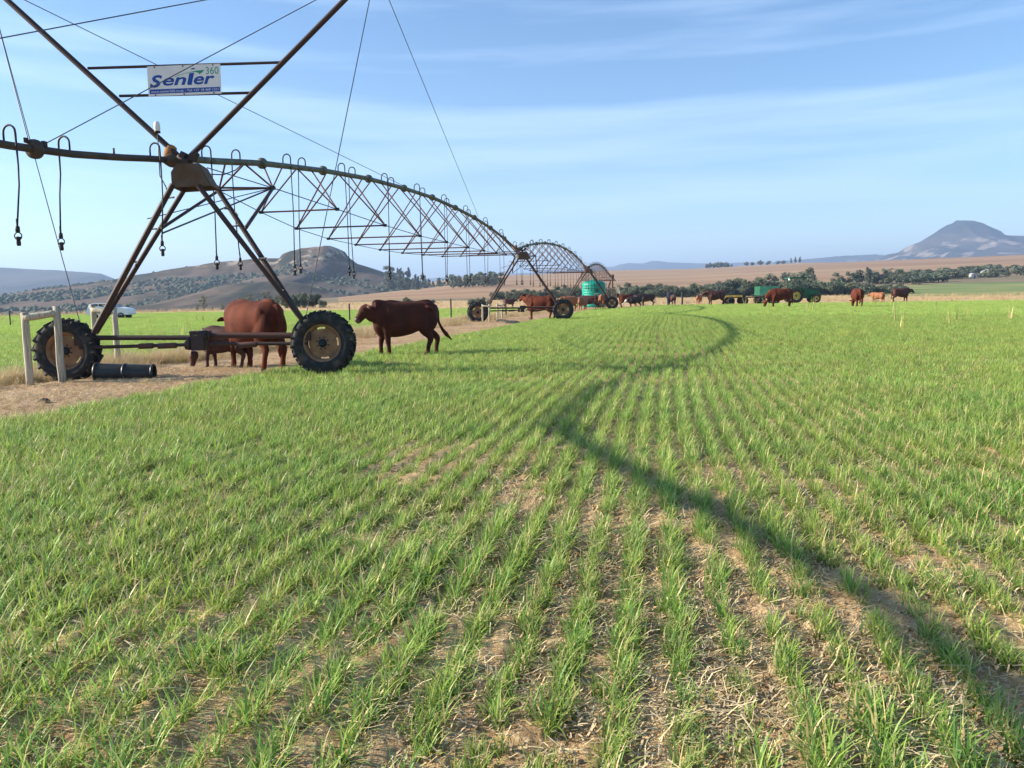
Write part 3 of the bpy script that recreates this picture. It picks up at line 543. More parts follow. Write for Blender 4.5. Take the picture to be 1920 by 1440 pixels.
def make_tower():
    org = Vector((-6.15, 15.0, 0)); root = empty('drive_tower', org); O = org
    put_wheel(root, (2.50, -0.05, 0.625), 0.3); put_wheel(root, (-2.50, 0.0, 0.54), 1.1)
    for nm, a, b, r in (('leg', pix(324, 346, 14.55), pix(175, 624, 14.85), .052), ('leg', pix(349, 350, 15.6), pix(180, 624, 15.1), .05),
                        ('leg', pix(372, 348, 14.55), pix(571, 606, 14.85), .052), ('leg', pix(404, 349, 15.6), pix(567, 600, 15.1), .05)):
        rod(nm, a, b, r, 'steel', root, O, n=6)
    for (u0, v0, u1, v1) in ((304, 372, 326, 370), (276, 430, 293, 429), (244, 492, 255, 491), (212, 552, 222, 553), (420, 391, 434, 392), (437, 424, 452, 423), (486, 485, 499, 484), (526, 545, 534, 544)):
        rod('rung', pix(u0, v0, 15.3), pix(u1, v1, 14.8), 0.018, 'steel', root, O, n=6)
    L0, R0 = on_line(2.3, -.66, 3.89), on_line(2.3, .66, 3.89)
    rod('brace', pix(303, 428, 14.8), L0, 0.032, 'steel', root, O); rod('brace', pix(305, 437, 14.9), R0, 0.017, 'cable', root, O)
    rod('brace', pix(461, 427, 15.2), R0, 0.036, 'steel', root, O); rod('brace', pix(388, 352, 15.3), R0, 0.02, 'steel', root, O)
    # head plate housing
    f = [pix(318, 322, 14.5), pix(328, 306, 14.5), pix(368, 305, 14.5), pix(392, 347, 14.5), pix(320, 351, 14.5)]
    poly = [(p.x - O.x, p.z) for p in f]; b = MB(); b.prism(poly, -0.45, -0.43); b.prism([(x - 0.08, z) for x, z in poly], 0.20, 0.22)
    for i in (2, 4):
        (x0, z0), (x1, z1) = poly[i], poly[(i + 1) % 5]; b.add([(x0, -.43, z0), (x1, -.43, z1), (x1 - .08, .2, z1), (x0 - .08, .2, z0), (x0 + .02, -.43, z0), (x1 + .02, -.43, z1), (x1 - .06, .2, z1), (x0 - .06, .2, z0)], [(0, 1, 2, 3), (7, 6, 5, 4), (0, 4, 5, 1), (1, 5, 6, 2), (2, 6, 7, 3), (3, 7, 4, 0)], 0, False)
    b.build('head_plate', MT['plate'], root)
    b = MB(); p = pix(321, 285, 14.95) - O
    b.tube([p + Vector((-.03, 0, -.14)), p + Vector((-.02, 0, -.02)), p + Vector((.01, 0, .10)), p + Vector((0.02, 0, .13))], [(.12, .13), (.115, .12), (.10, .10), (.05, .05)], 10); b.build('orange_bracket', MT['rust'], root)
    b = MB(); c = on_line(-0.12, 0, 4.11) - O
    for dy, r in ((-.2, .075), (-.12, .12), (0.0, .135), (.10, .09), (.3, .085)): pass
    q = [on_line(t, 0, z) - O for t, z in ((-0.42, 4.075), (-0.34, 4.08), (-0.24, 4.09), (-0.10, 4.11), (0.0, 4.14), (0.05, 4.15), (.35, 4.19))]
    b.tube(q, [.065, .095, .125, .135, .13, .095, .08], 16); b.build('pipe_swivel', MT['plate'], root)
    b = MB()
    for u, v in ((362, 296), (350, 305), (345, 292)): b.box(pix(u, v, 14.7) - O, (0.10, 0.18, 0.12), ry=0.5)
    b.tube([pix(334, 292, 14.75) - O, pix(345, 300, 14.75) - O, pix(358, 300, 14.75) - O, pix(372, 288, 14.75) - O], 0.045, 8); b.build('saddle', MT['steel'], root)
    # base beam and drive train
    zb = 0.765
    rod('base_beam', (O.x - 2.25, O.y + .02, zb + .02), (O.x + 0.0, O.y + .02, zb - .01), 0.048, 'steel', root, O); rod('base_beam', (O.x + .1, O.y + .0, zb + .04), (O.x + 2.2, O.y + .02, zb), 0.060, 'truss', root, O)
    rod('drive_shaft', (O.x - 2.2, O.y - .12, .60), (O.x - .1, O.y - .12, .63), 0.034, 'steel', root, O); rod('drive_shaft', (O.x + .3, O.y - .12, .64), (O.x + 2.2, O.y - .12, .62), 0.034, 'steel', root, O)
    for x0, x1 in ((-1.05, -.78), (-.68, -.33), (.88, 1.22)):
        rod('shaft_coupler', (O.x + x0, O.y - .12, .61), (O.x + x1, O.y - .12, .62), 0.055, 'truss', root, O)
    b = MB(); b.box((0.12, -.1, .66), (.24, .26, .28)); b.tube([(-.02, -.12, .80), (.28, -.12, .80)], .10, 14); b.box((.02, -.16, .86), (.10, .10, .06)); b.tube([(-.14, -.12, .62), (-.02, -.12, .62)], .09, 12); b.lathe([(0, -.03), (.14, -.03), (.14, .03), (0, .03)], 14, axis='X', c=(-.06, -.1, .66)); b.lathe([(0, -.02), (.09, -.02), (.09, .02), (0, .02)], 12, axis='X', c=(.30, -.1, .80)); b.build('gear_motor', MT['steel'], root)
    b = MB(); b.box((2.14, 0, .78), (.26, .3, .2)); b.box((-2.16, 0, .74), (.26, .3, .2)); b.tube([(2.5, .1, .63), (2.5, .42, .63)], .10, 10); b.tube([(-2.5, .1, .55), (-2.5, .42, .55)], .10, 10)
    b.box((2.33, .30, .72), (.5, .10, .10)); b.box((-2.33, .30, .66), (.5, .10, .10)); b.build('leg_bracket', MT['steel'], root)
    return root, O
tower1, O1 = make_tower(); tag(tower1, 'big near A-frame drive tower on two wheels, with raised mast arms above it', 'irrigation tower', 'wheeled towers of the irrigation machine')
tower2 = copy_tree(tower1); tower2.location = Vector((0.55, 45.4, gz(0.5, 45.4))); tag(tower2, 'second drive tower with a brown cow beside its right wheel')
tower3 = copy_tree(tower1); tower3.location = Vector((7.45, 76.2, 0.02)); tag(tower3, 'small third drive tower standing in front of the green tank')
# mast, cables, lamp: only on the near tower
TL = pix(-25, -35, 15.0); TR = pix(705, -60, 15.0)
rod('mast_arm', pix(334, 292, 14.9), TL, 0.052, 'steel', tower1, O1); rod('mast_arm', pix(350, 300, 14.9), TR, 0.052, 'steel', tower1, O1)
for a, b in (((165, 128), (527, 117)), ((224, 180), (473, 174))): rod('mast_crossbar', pix(*a, 15.0), pix(*b, 15.0), 0.026, 'steel', tower1, O1)
cabs = [(TR, on_line(-7.0, 0, 3.75)), (TL, on_line(13.12, 0, 5.27)), (TR, on_line(-3.2, 0, 3.86)), (TL, on_line(-3.52, 0, 3.84)), (TL, Vector((-8.35, 15.0, 0.95))), (TR, Vector((-3.98, 15.0, 1.15))), (TR, on_line(22.54, 0, 5.2))]
for a, b in cabs: rod('guy_cable', a, b, 0.0085, 'cable', tower1, O1, n=6)
b = MB(); p = pix(295, 246, 14.8) - O1; q = pix(300, 330, 14.8) - O1
b.tube([p, pix(298, 300, 14.8) - O1, q, pix(311, 350, 14.8) - O1, pix(314, 362, 14.8) - O1], 0.011, 6); b.build('lamp_rod', MT['cable'], tower1)
b = MB(); b.lathe([(0, -.03), (.055, -.03), (.055, .0), (0, 0)], 14, mi=1, c=p); b.lathe([(0.045, 0), (.058, .05), (.050, .15), (0.03, .175), (0, .18)], 14, c=p); b.build('beacon_lamp', [MT['lens'], MT['steel']], tower1)

# sign board
def make_sign():
    TLc, TRc, BLc = pix(276, 125, 14.93), pix(413, 119.5, 14.93), pix(279, 181, 14.93)
    ctr = (TRc + BLc) / 2; ex = TRc - TLc; ez = TLc - BLc; root = empty('sign_board', ctr, label='white advertising sign board reading Senter 360 between the mast arms', cat='sign')
    nrm = ex.cross(ez).normalized()
    if nrm.y > 0: nrm = -nrm
    def at(a, b, d=0.0): return BLc - ctr + ex * a + ez * b + nrm * d
    def slab(name, pts, d0, d1, mk):
        n = len(pts); vs = [at(a, b, d0) for a, b in pts] + [at(a, b, d1) for a, b in pts]; m = MB()
        m.add(vs, [tuple(range(n)), tuple(range(2 * n - 1, n - 1, -1))] + [(i, (i + 1) % n, n + (i + 1) % n, n + i) for i in range(n)], 0, False); return m.build(name, MT[mk], root)
    slab('panel', [(0, 0), (1, 0), (1, 1), (0, 1)], 0.0, 0.010, 'white')
    slab('blue_band', [(0.02, 0.075), (0.985, 0.075), (0.985, 0.225), (0.02, 0.225)], 0.0102, 0.0125, 'blue')
    def text(name, s, a0, a1, b0, b1, mk, shear=0.0, off=0.0, d=0.0135):
        cu = bpy.data.curves.new(name, 'FONT'); cu.body = s; cu.shear = shear; cu.offset = off; cu.resolution_u = 3; o = bpy.data.objects.new(name, cu); COL.objects.link(o)
        dg = bpy.context.evaluated_depsgraph_get(); dg.update(); me = bpy.data.meshes.new_from_object(o.evaluated_get(dg)); bpy.data.objects.remove(o)
        co = np.zeros(len(me.vertices) * 3); me.vertices.foreach_get('co', co); co = co.reshape(-1, 3); mn = co.min(0); mxx = co.max(0)
        for v, c in zip(me.vertices, co): v.co = at(a0 + (a1 - a0) * (c[0] - mn[0]) / (mxx[0] - mn[0]), b0 + (b1 - b0) * (c[1] - mn[1]) / (mxx[1] - mn[1]), d)
        me.materials.clear(); mesh_obj(name, me, MT[mk], root)
    text('letter_s', 'S', 0.025, 0.20, 0.28, 0.70, 'blue', 0.25, 0.03)
    text('lettering_en', 'en', 0.205, 0.53, 0.33, 0.60, 'blue', 0.25, 0.022)
    text('lettering_er', 'er', 0.63, 0.92, 0.33, 0.61, 'blue', 0.25, 0.022)
    slab('letter_t', [(0.545, 0.33), (0.605, 0.33), (0.60, 0.36), (0.64, 0.73), (0.575, 0.72), (0.54, 0.38)], 0.0102, 0.0135, 'blue')
    slab('letter_t_head', [(0.60, 0.84), (0.655, 0.845), (0.65, 0.89), (0.605, 0.885)], 0.0102, 0.0135, 'blue')
    text('lettering_number', '360', 0.80, 0.975, 0.66, 0.90, 'sgreen', 0.0, 0.0)
    sw = [(0.35, 0.60), (0.42, 0.67), (0.50, 0.725), (0.58, 0.755), (0.66, 0.79), (0.78, 0.815), (0.755, 0.74), (0.71, 0.67), (0.70, 0.72), (0.66, 0.755), (0.58, 0.74), (0.50, 0.71), (0.42, 0.655)]
    slab('green_swoosh', sw, 0.0102, 0.0130, 'sgreen')
    text('small_print', 'www.senter360.co.za - Tel: +27 18 469 1331', 0.04, 0.965, 0.11, 0.19, 'white')
    for a, b_ in ((0.1, 0.965), (0.49, 0.965), (0.9, 0.965), (0.1, 0.03), (0.49, 0.03), (0.9, 0.03)):
        m = MB(); p = at(a, b_, 0.012); m.tube([p, p + nrm * 0.012], 0.014, 8); m.build('bolt', MT['steel'], root)
make_sign()

# pivot centre
def make_pivot():
    o = Vector((13.7, 104.3, 0)); root = empty('pivot_tower', o, label='pale four legged pivot stand just right of the green tank', cat='pivot stand')
    for sx in (-1, 1):
        for sy in (-1, 1): rod('leg', o + Vector((sx * 1.3, sy * 1.3, 0)), o + Vector((sx * .25, sy * .25, 3.3)), .055, 'wood' if sx > 0 else 'steel', root, o)
    for z, k in ((1.1, .95), (2.2, .6)):
        for a in range(4):
            c = [(-1, -1), (1, -1), (1, 1), (-1, 1)]; p, q = c[a], c[(a + 1) % 4]; rod('tie_bar', o + Vector((p[0] * k, p[1] * k, z)), o + Vector((q[0] * k, q[1] * k, z)), .03, 'wood', root, o, n=6)
    rod('riser_pipe', o, o + Vector((0, 0, 3.95)), .11, 'truss', root, o); rod('swivel_cap', o + Vector((0, 0, 3.6)), o + Vector((0, 0, 4.1)), .2, 'steel', root, o)
    rod('ladder_rail', o + Vector((1.2, -1.2, 0)), o + Vector((.55, -.6, 3.2)), .04, 'wood', root, o)
    b = MB(); b.box((0.6, -0.9, 1.3), (.35, .3, .5)); b.build('control_box', MT['steel'], root)
make_pivot()
# ------------------------------------------------------------------ cattle
def cr(P, m=4):        # smooth resampling of stations (Catmull-Rom) so that the body has no flat panels
    P = [np.array(p, float) for p in P]; out = []
    for i in range(len(P) - 1):
        a, b_, c, d = P[max(i - 1, 0)], P[i], P[i + 1], P[min(i + 2, len(P) - 1)]
        for k in range(m):
            t = k / m; out.append(.5 * (2 * b_ + (c - a) * t + (2 * a - 5 * b_ + 4 * c - d) * t * t + (3 * b_ - a - 3 * c + d) * t ** 3))
    return out + [P[-1]]
class MC(MB):
    def tube(s, pts, rad, n=8, **k):
        R_ = [tuple(r) if hasattr(r, '__len__') else (r, r) for r in rad]; Q = cr([tuple(p) + r for p, r in zip(pts, R_)])
        return MB.tube(s, [tuple(q[:3]) for q in Q], [(max(q[3], .006), max(q[4], .006)) for q in Q], max(n, 12), **k)
def ell(b, st, n=14):     # st: list of (x,y,z, half_vertical, half_lateral): rings across x
    st = cr(st); n = 28
    vs = []; N = len(st)
    for x, y, z, hv, hl in st:
        for j in range(n):
            q = 2 * math.pi * j / n; c, s_ = math.cos(q), math.sin(q); k = 1.0
            vs.append((x, y + hl * math.copysign(abs(s_) ** 0.85, s_), z + hv * math.copysign(abs(c) ** 0.9, c)))
    fs = [(i * n + j, i * n + (j + 1) % n, (i + 1) * n + (j + 1) % n, (i + 1) * n + j) for i in range(N - 1) for j in range(n)]
    fs += [tuple(range(n - 1, -1, -1)), tuple((N - 1) * n + j for j in range(n))]; b.add(vs, fs)
def ground_pt(u, v):
    z = 0.0
    for _ in range(6): p = gpt(u, v, z); z = gz(p.x, p.y)
    return Vector((p.x, p.y, z))
def cow_mesh(name, head='level', stride=(0.0, 0.0, 0.0, 0.0), tail='down', turn=0.0, calf=False, vox=0.022, mats=None, thin=1.0, face_white=False, udder=True):
    b = MC()
    W_ = thin
    ell(b, [(-.86, 0, 1.10, .06, .05), (-.82, 0, 1.07, .17, .13), (-.74, 0, 1.03, .28, .21), (-.60, 0, 1.00, .345, .27 * W_), (-.40, 0, .985, .355, .29 * W_), (-.15, 0, .94, .40, .33 * W_), (.10, 0, .915, .425, .335 * W_), (.32, 0, .915, .435, .30 * W_), (.50, 0, .94, .415, .265 * W_), (.64, 0, .97, .34, .20), (.74, 0, 1.0, .24, .13), (.79, 0, 1.02, .10, .06)], 18)
    # hip bones, withers ridge, brisket
    for s in (-1, 1):
        b.tube([(-.50, s * .20, 1.20), (-.58, s * .24, 1.18), (-.66, s * .22, 1.14)], [.05, .055, .05], 8)
        b.tube([(.45, s * .16, 1.20), (.42, s * .22, .95), (.50, s * .20, .75)], [.08, .11, .09], 12)
    b.tube([(.52, 0, 1.30), (.35, 0, 1.34), (.05, 0, 1.31), (-.3, 0, 1.31), (-.62, 0, 1.335), (-.82, 0, 1.20)], [.05, .06, .05, .05, .06, .04], 8)
    b.tube([(.70, 0, .90), (.64, 0, .72), (.50, 0, .56), (.3, 0, .57)], [.08, .13, .12, .06], 12)
    hd = {'walk': ((.84, 1.16), (.92, 1.20), (1.19, .89)), 'up': ((.88, 1.30), (.97, 1.38), (1.28, 1.12)), 'level': ((.90, 1.16), (1.00, 1.20), (1.30, .92)), 'low': ((.92, .96), (1.04, .95), (1.26, .62)), 'graze': ((.92, .66), (1.02, .50), (1.10, .10))}[head]
    ct, sn = math.cos(turn), math.sin(turn)
    def T(x, y, z):        # turn the head and neck about the shoulders
        k = min(max((x - .55) / .5, 0), 1); a = turn * k; dx = x - .55; return (.55 + dx * math.cos(a) - y * math.sin(a), dx * math.sin(a) + y * math.cos(a), z)
    (nx, nz_), (px_, pz), (mx_, mz) = hd
    b.tube([T(.50, 0, 1.03), T(.68, 0, 1.08 * .6 + .4 * nz_), T((.68 + nx) / 2 + .04, 0, .42 * 1.06 + .58 * nz_), T(nx + .04, 0, nz_ + .01)], [(.36, .21), (.31, .18), (.25, .15), (.17, .12)], 16, side=(0, 0, 1) if head != 'graze' else (1, 0, 1))
    # head: forehead to muzzle
    P = Vector((px_, 0, pz)); Q = Vector((mx_, 0, mz)); ax = (Q - P).normalized(); hp = [P - ax * .07, P + ax * .04, P + ax * .14, P + (Q - P) * .55, P + (Q - P) * .80, Q - ax * .02, Q + ax * .03]
    b.tube([T(*p) for p in hp], [(.10, .10), (.145, .128), (.145, .118), (.115, .092), (.098, .082), (.092, .085), (.05, .055)], 14, side=(ax.z * -1, 0, ax.x))
    up = Vector((-ax.z, 0, ax.x)); up = up if up.z > 0 or up.x > 0 else -up
    for s in (-1, 1):      # ears
        e0 = P + up * .05 + Vector((0, s * .09, 0)); e1 = e0 + Vector((-.03, s * .10, .01)); e2 = e0 + Vector((-.05, s * .20, -.03))
        b.tube([T(*e0), T(*e1), T(*e2)], [(.03, .025), (.058, .022), (.02, .014)], 8)
        h0 = P + up * .10 - ax * .03 + Vector((0, s * .05, 0))
        if False: b.tube([T(*h0), T(*(h0 + Vector((0, s * .04, .05))))], [.03, .02], 6)
    st = stride
    for s, k in ((1, 0), (-1, 1)):      # fore legs
        d = st[k]; b.tube([(.44, s * .15, .98), (.46, s * .155, .76), (.47 + d * .35, s * .14, .56), (.47 + d * .75, s * .135, .40), (.46 + d * .92, s * .135, .26), (.455 + d, s * .135, .12), (.48 + d, s * .135, .05), (.50 + d, s * .135, 0.0)],
                               [(.15, .11), (.135, .105), (.09, .075), (.072, .064), (.054, .05), (.058, .053), (.062, .056), (.070, .060)], 10, side=(1, 0, 0))
        d = st[k + 2]; b.tube([(-.58, s * .15, 1.05), (-.58, s * .18, .84), (-.52 + d * .3, s * .18, .66), (-.66 + d * .7, s * .155, .52), (-.73 + d * .85, s * .145, .42), (-.69 + d * .95, s * .14, .25), (-.67 + d, s * .14, .12), (-.64 + d, s * .14, .05), (-.62 + d, s * .14, 0.0)],
                               [(.21, .13), (.22, .14), (.16, .11), (.10, .075), (.080, .060), (.058, .051), (.060, .054), (.064, .057), (.070, .060)], 10, side=(1, 0, 0))
    if tail == 'out': tp = [(-.80, 0, 1.24), (-.86, 0, 1.08), (-.88, 0, .85), (-.96, .02, .66), (-1.08, .03, .50)]
    else: tp = [(-.80, 0, 1.27), (-.88, 0, 1.15), (-.90, 0, .85), (-.89, .01, .60), (-.88, .02, .40)]
    b.tube(tp, [.05, .045, .035, .042, .060], 8)
    b.tube([tp[-1], (tp[-1][0] - (.14 if tail == 'out' else .0), .02, tp[-1][2] - .14)], [.05, .018], 8)
    if udder and not calf: b.tube([(-.50, 0, .70), (-.46, 0, .60), (-.42, 0, .55)], [.15, .12, .05], 10)
    else: b.tube([(-.1, 0, .60), (-.2, 0, .54), (-.28, 0, .56)], [.05, .045, .03], 8)
    me = b.mesh(name); tmp = bpy.data.objects.new(name, me); COL.objects.link(tmp)
    r = tmp.modifiers.new('r', 'REMESH'); r.mode = 'VOXEL'; r.voxel_size = vox; r.use_smooth_shade = True
    sm = tmp.modifiers.new('s', 'SMOOTH'); sm.factor = 0.5; sm.iterations = 9 if vox < .025 else (4 if vox < .03 else 2)
    dg = bpy.context.evaluated_depsgraph_get(); dg.update(); res = bpy.data.meshes.new_from_object(tmp.evaluated_get(dg)); bpy.data.objects.remove(tmp)
    res.name = name; res.materials.clear()
    for m in (mats or (MT['hide'], MT['hoof'], MT['muzzle'], MT['hide_white'])): res.materials.append(m)
    ev = T(*Q); pv = T(*P); mi = []
    for p in res.polygons:
        c = p.center
        if c.z < .055 and (c.x < .9 or head != 'graze'): mi.append(1)
        elif (c - Vector(ev)).length < .095: mi.append(2)
        elif face_white and (c - (Vector(ev) + Vector(pv)) / 2).length < .26: mi.append(3)
        else: mi.append(0)
    res.polygons.foreach_set('material_index', mi); res.polygons.foreach_set('use_smooth', [True] * len(mi)); res.update()
    eyes = [T(*(P + ax * .13 + up * .055 + Vector((0, s * .098, 0)))) for s in (-1, 1)]
    ears = [T(*(P + up * .05 + Vector((-.03, s * .19, .0)))) for s in (-1, 1)]
    return res, eyes, ears
_eye = MB(); _eye.lathe([(0, -.02), (.016, -.012), (.022, 0), (.016, .012), (0, .02)], 8, axis='Y'); EYE_M = _eye.mesh('eye', [MT['hoof']])
_tg = MB(); _tg.lathe([(.018, -.006), (.04, -.006), (.04, .006), (.018, .006)], 14, axis='Y', close=True); TAG_M = _tg.mesh('ear_tag', [MT['tagm']])
def put_cow(cm, u, v, heading, scale, label, cat='cow', group='cattle grazing round the irrigation machine', tagged=False, name='cow', loc=None, eyes=True):
    me, ey, er = cm; p = loc or ground_pt(u, v)
    root = empty(name, (p.x, p.y, p.z - .015), math.radians(heading), label=label, cat=cat, group=group); root.scale = (scale,) * 3
    mesh_obj('body', me, None, root)
    if eyes:
        for e in ey: o = mesh_obj('eye', EYE_M, None, root); o.location = e
    if tagged: o = mesh_obj('ear_tag', TAG_M, None, root); o.location = Vector(er[0 if tagged == 1 else 1]) + Vector((0, .0, .0)); o.rotation_euler = (0, 0, .2)
    return root
red = (MT['hide'], MT['hoof'], MT['muzzle'], MT['hide_white']); drk = (MT['hide_dark'], MT['hoof'], MT['muzzle'], MT['hide_white']); shaded = (MT['hide_shaded'], MT['hoof'], MT['muzzle'], MT['hide_white']); tan = (MT['hide_tan'], MT['hoof'], MT['muzzle'], MT['hide_white']); blk = (MT['hide_black'], MT['hoof'], MT['hoof'], MT['hide_white'])
cmWalk = cow_mesh('cow_walking', 'walk', (-.02, .12, .13, -.18), 'out', 0.12, vox=.018, mats=shaded, thin=.92)
cmGrz = cow_mesh('cow_head_low', 'low', (.06, -.10, .14, -.06), 'down', -.35, vox=.018, mats=red, thin=1.15)
cmCalf = cow_mesh('calf_grazing', 'graze', (.10, -.06, .08, -.06), 'down', 0.1, calf=True, vox=.026, mats=drk, thin=.75)
cmUp = cow_mesh('cow_standing', 'up', (.0, .10, .10, -.10), 'down', -.30, vox=.03, mats=red)
cmUpD = cow_mesh('cow_standing_dark', 'level', (.0, .10, .10, -.10), 'down', 0, vox=.035, mats=drk)
cmGrzR = cow_mesh('cow_grazing', 'graze', (.10, -.06, .12, -.10), 'down', 0, vox=.03, mats=red)
cmTan = cow_mesh('cow_tan', 'low', (.04, -.06, .06, -.06), 'down', .3, vox=.035, mats=tan, thin=1.1)
cmBlk = cow_mesh('cow_black', 'level', (.04, -.06, .06, -.06), 'down', 0, vox=.035, mats=blk)
cmWF = cow_mesh('cow_white_face', 'low', (.04, -.06, .06, -.06), 'down', 0, vox=.035, mats=blk, face_white=True)
cmCalfT = cow_mesh('calf_tan', 'level', (.04, -.06, .06, -.06), 'down', 0, calf=True, vox=.04, mats=tan, thin=.8)
# heading: 0 looks to +x (right), 180 to the left, 90 away from the camera
put_cow(cmGrz, 478, 691, 142, 1.08, 'large red-brown cow standing behind the base bar of the near tower')
put_cow(cmCalf, 424, 689, 176, 0.68, 'small dark calf grazing left of the gear motor of the near tower', 'calf', name='calf')
put_cow(cmWalk, 760, 667, 203, 1.03, 'dark red-brown cow walking left beside the near right wheel, tail swung out', tagged=2)
put_cow(cmUp, 1013, 600, 165, 1.07, 'rust-brown cow standing against the right wheel of the second tower')
put_cow(cmUpD, 955, 577, 8, 1.0, 'dark cow facing right, seen above the base bar of the second tower')
put_cow(cmTan, 1066, 583, 200, 1.0, 'orange-brown cow mostly hidden behind the right wheel of the second tower')
put_cow(cmUpD, 1106, 580, 170, 1.02, 'dark brown cow standing right in front of the green tank')
put_cow(cmTan, 1092, 582, 240, .92, 'brown cow with its head low at the left foot of the green tank')
put_cow(cmTan, 1131, 580, 70, 1.1, 'tan cow seen from behind, against the black wheel of the third tower')
put_cow(cmGrzR, 1175, 576, 20, 1.05, 'rust cow with head down, first to the right of the third tower wheel')
put_cow(cmWF, 1190, 577, 188, .85, 'black cow with a white face, grazing between the rust cow and the black cows')
put_cow(cmBlk, 1200, 573, 8, 1.0, 'black cow left of the pair standing side by side near the tree belt')
put_cow(cmBlk, 1213, 574, 186, 1.0, 'black cow right of the pair standing side by side near the tree belt')
put_cow(cmCalf, 1260, 573, 95, .85, 'small dark calf beside the person in dark clothes', 'calf', name='calf')
put_cow(cmCalfT, 1311, 571, 60, .78, 'small tan calf behind the dark red cow that faces left', 'calf', name='calf')
put_cow(cmUpD, 1342, 573, 182, 1.10, 'dark red cow facing left beside the yellow trailer')
put_cow(cmGrzR, 1462, 577, 183, 1.14, 'red-brown cow grazing in front of the tractor rear wheel')
put_cow(cmGrzR, 1606, 577, 80, 1.06, 'reddish cow seen from behind, grazing alone right of the tractor')
put_cow(cmCalfT, 1645, 568, 130, .80, 'little orange-tan calf standing in the tan strip at far right', 'calf', name='calf')
put_cow(cmUpD, 1688, 567, 4, 1.10, 'dark brown cow walking right, farthest right of all the cattle')

# person
def person(u, v, label):
    p = ground_pt(u, v); root = empty('person', p, math.radians(200), label=label, cat='person'); b = MB()
    b.tube([(0, 0, .95), (0, 0, 1.15), (0, 0, 1.38), (0, 0, 1.47)], [(.10, .15), (.11, .16), (.11, .19), (.06, .08)], 12, side=(1, 0, 0))
    b.tube([(0, 0, 1.44), (0.01, 0, 1.55)], [.055, .055], 10); b.tube([(.01, 0, 1.52), (.02, 0, 1.60), (.02, 0, 1.68), (.01, 0, 1.76)], [.05, .085, .095, .05], 12)
    b.tube([(.10, 0, 1.62), (.135, 0, 1.60)], [.02, .012], 6)
    for s in (-1, 1):
        b.tube([(0, s * .09, .98), (.01, s * .10, .52), (0, s * .10, .08), (.06, s * .10, .04), (.16, s * .11, .03)], [.10, .065, .045, .045, .03], 10)
        b.tube([(0, s * .19, 1.40), (0, s * .24, 1.12), (.06, s * .24, .86)], [.06, .05, .04], 8)
        b.tube([(.06, s * .24, .88), (.08, s * .24, .80)], [.04, .03], 6)
        for k in range(4): b.tube([(.06 + k * .012, s * (.235 + .004 * k), .80), (.07 + k * .012, s * .235, .72 + .008 * abs(k - 1)), (.085 + k * .01, s * .228, .70)], [.009, .008, .007], 5)
        b.tube([(.09, s * .23, .83), (.115, s * .22, .78)], [.011, .009], 5)
    me = b.mesh('person'); tmp = bpy.data.objects.new('person', me); COL.objects.link(tmp); r = tmp.modifiers.new('r', 'REMESH'); r.mode = 'VOXEL'; r.voxel_size = .016; s2 = tmp.modifiers.new('s', 'SMOOTH'); s2.iterations = 1
    dg = bpy.context.evaluated_depsgraph_get(); dg.update(); res = bpy.data.meshes.new_from_object(tmp.evaluated_get(dg)); bpy.data.objects.remove(tmp); res.materials.clear()
    for m in (MT['cloth'], MT['skin'], MT['hoof']): res.materials.append(m)
    res.polygons.foreach_set('material_index', [1 if (q.center.z > 1.49 or (.68 < q.center.z < .86 and abs(q.center.y) > .2)) else (2 if q.center.z < .09 else 0) for q in res.polygons])
    mesh_obj('body', res, None, root)
    h = MB(); h.lathe([(.0, .0), (.13, .0), (.13, .012), (.098, .02), (.095, .08), (.06, .11), (0, .115)], 16, c=(.01, 0, 1.68)); h.build('hat', MT['cloth'], root)
person(1253, 573, 'person in dark blue clothes standing at the far edge beside a dark calf')
# ------------------------------------------------------------------ timber frames, posts, things on the ground
def gzv(p): return Vector((p[0], p[1], gz(p[0], p[1])))
def log(b, p0, p1, r, n=10):
    p0, p1 = Vector(p0), Vector(p1); L_ = 7; pts = []; rr = []
    for i in range(L_):
        f = i / (L_ - 1); pts.append(p0.lerp(p1, f) + Vector((random.uniform(-1, 1), random.uniform(-1, 1), random.uniform(-.3, .3) if 0 < i < L_ - 1 else 0)) * r * .10); rr.append(r * (1.05 - .10 * f) * random.uniform(.95, 1.05))
    b.tube(pts, rr, n)
def timber_frame(a, c, h1, h2, r, label, beam_drop=.10, group='timber frames at the wheels'):
    a, c = gzv(a), gzv(c); root = empty('timber_frame', a, label=label, cat='timber frame', group=group)
    for p, h in ((a, h1), (c, h2)): b = MB(); log(b, p - a + Vector((0, 0, -.1)), p - a + Vector((0, 0, h)), r); b.build('post', MT['wood'], root)
    b = MB(); q0 = a + Vector((0, -.02, h1 - beam_drop)); q1 = c + Vector((0, -.02, h2 - beam_drop - .03)); log(b, q0 - a, q1 - a, r * .98); b.build('cross_beam', MT['wood'], root); return root
a = pix(57, 718, 14.30); c = pix(117, 716, 14.42); timber_frame((a.x, a.y), (c.x, c.y), 1.37, 1.44, .066, 'weathered timber frame of two posts and a beam, in front of the near left wheel')
a = gpt(176, 690, -.08); c = gpt(222, 688, -.05); timber_frame((a.x + .08, a.y), (c.x, c.y), 1.42, 1.40, .065, 'weathered timber frame behind the near left wheel, with the white car behind it')
a = gpt(905, 603); c = gpt(914, 603); timber_frame((a.x, a.y), (c.x + .12, c.y), 1.02, 1.0, .05, 'pale narrow timber frame in front of the left wheel of the second tower')
a = gpt(933, 600); c = gpt(937, 597); timber_frame((a.x, a.y), (c.x + .15, c.y), 1.02, .95, .05, 'pale narrow timber frame right of the left wheel of the second tower')
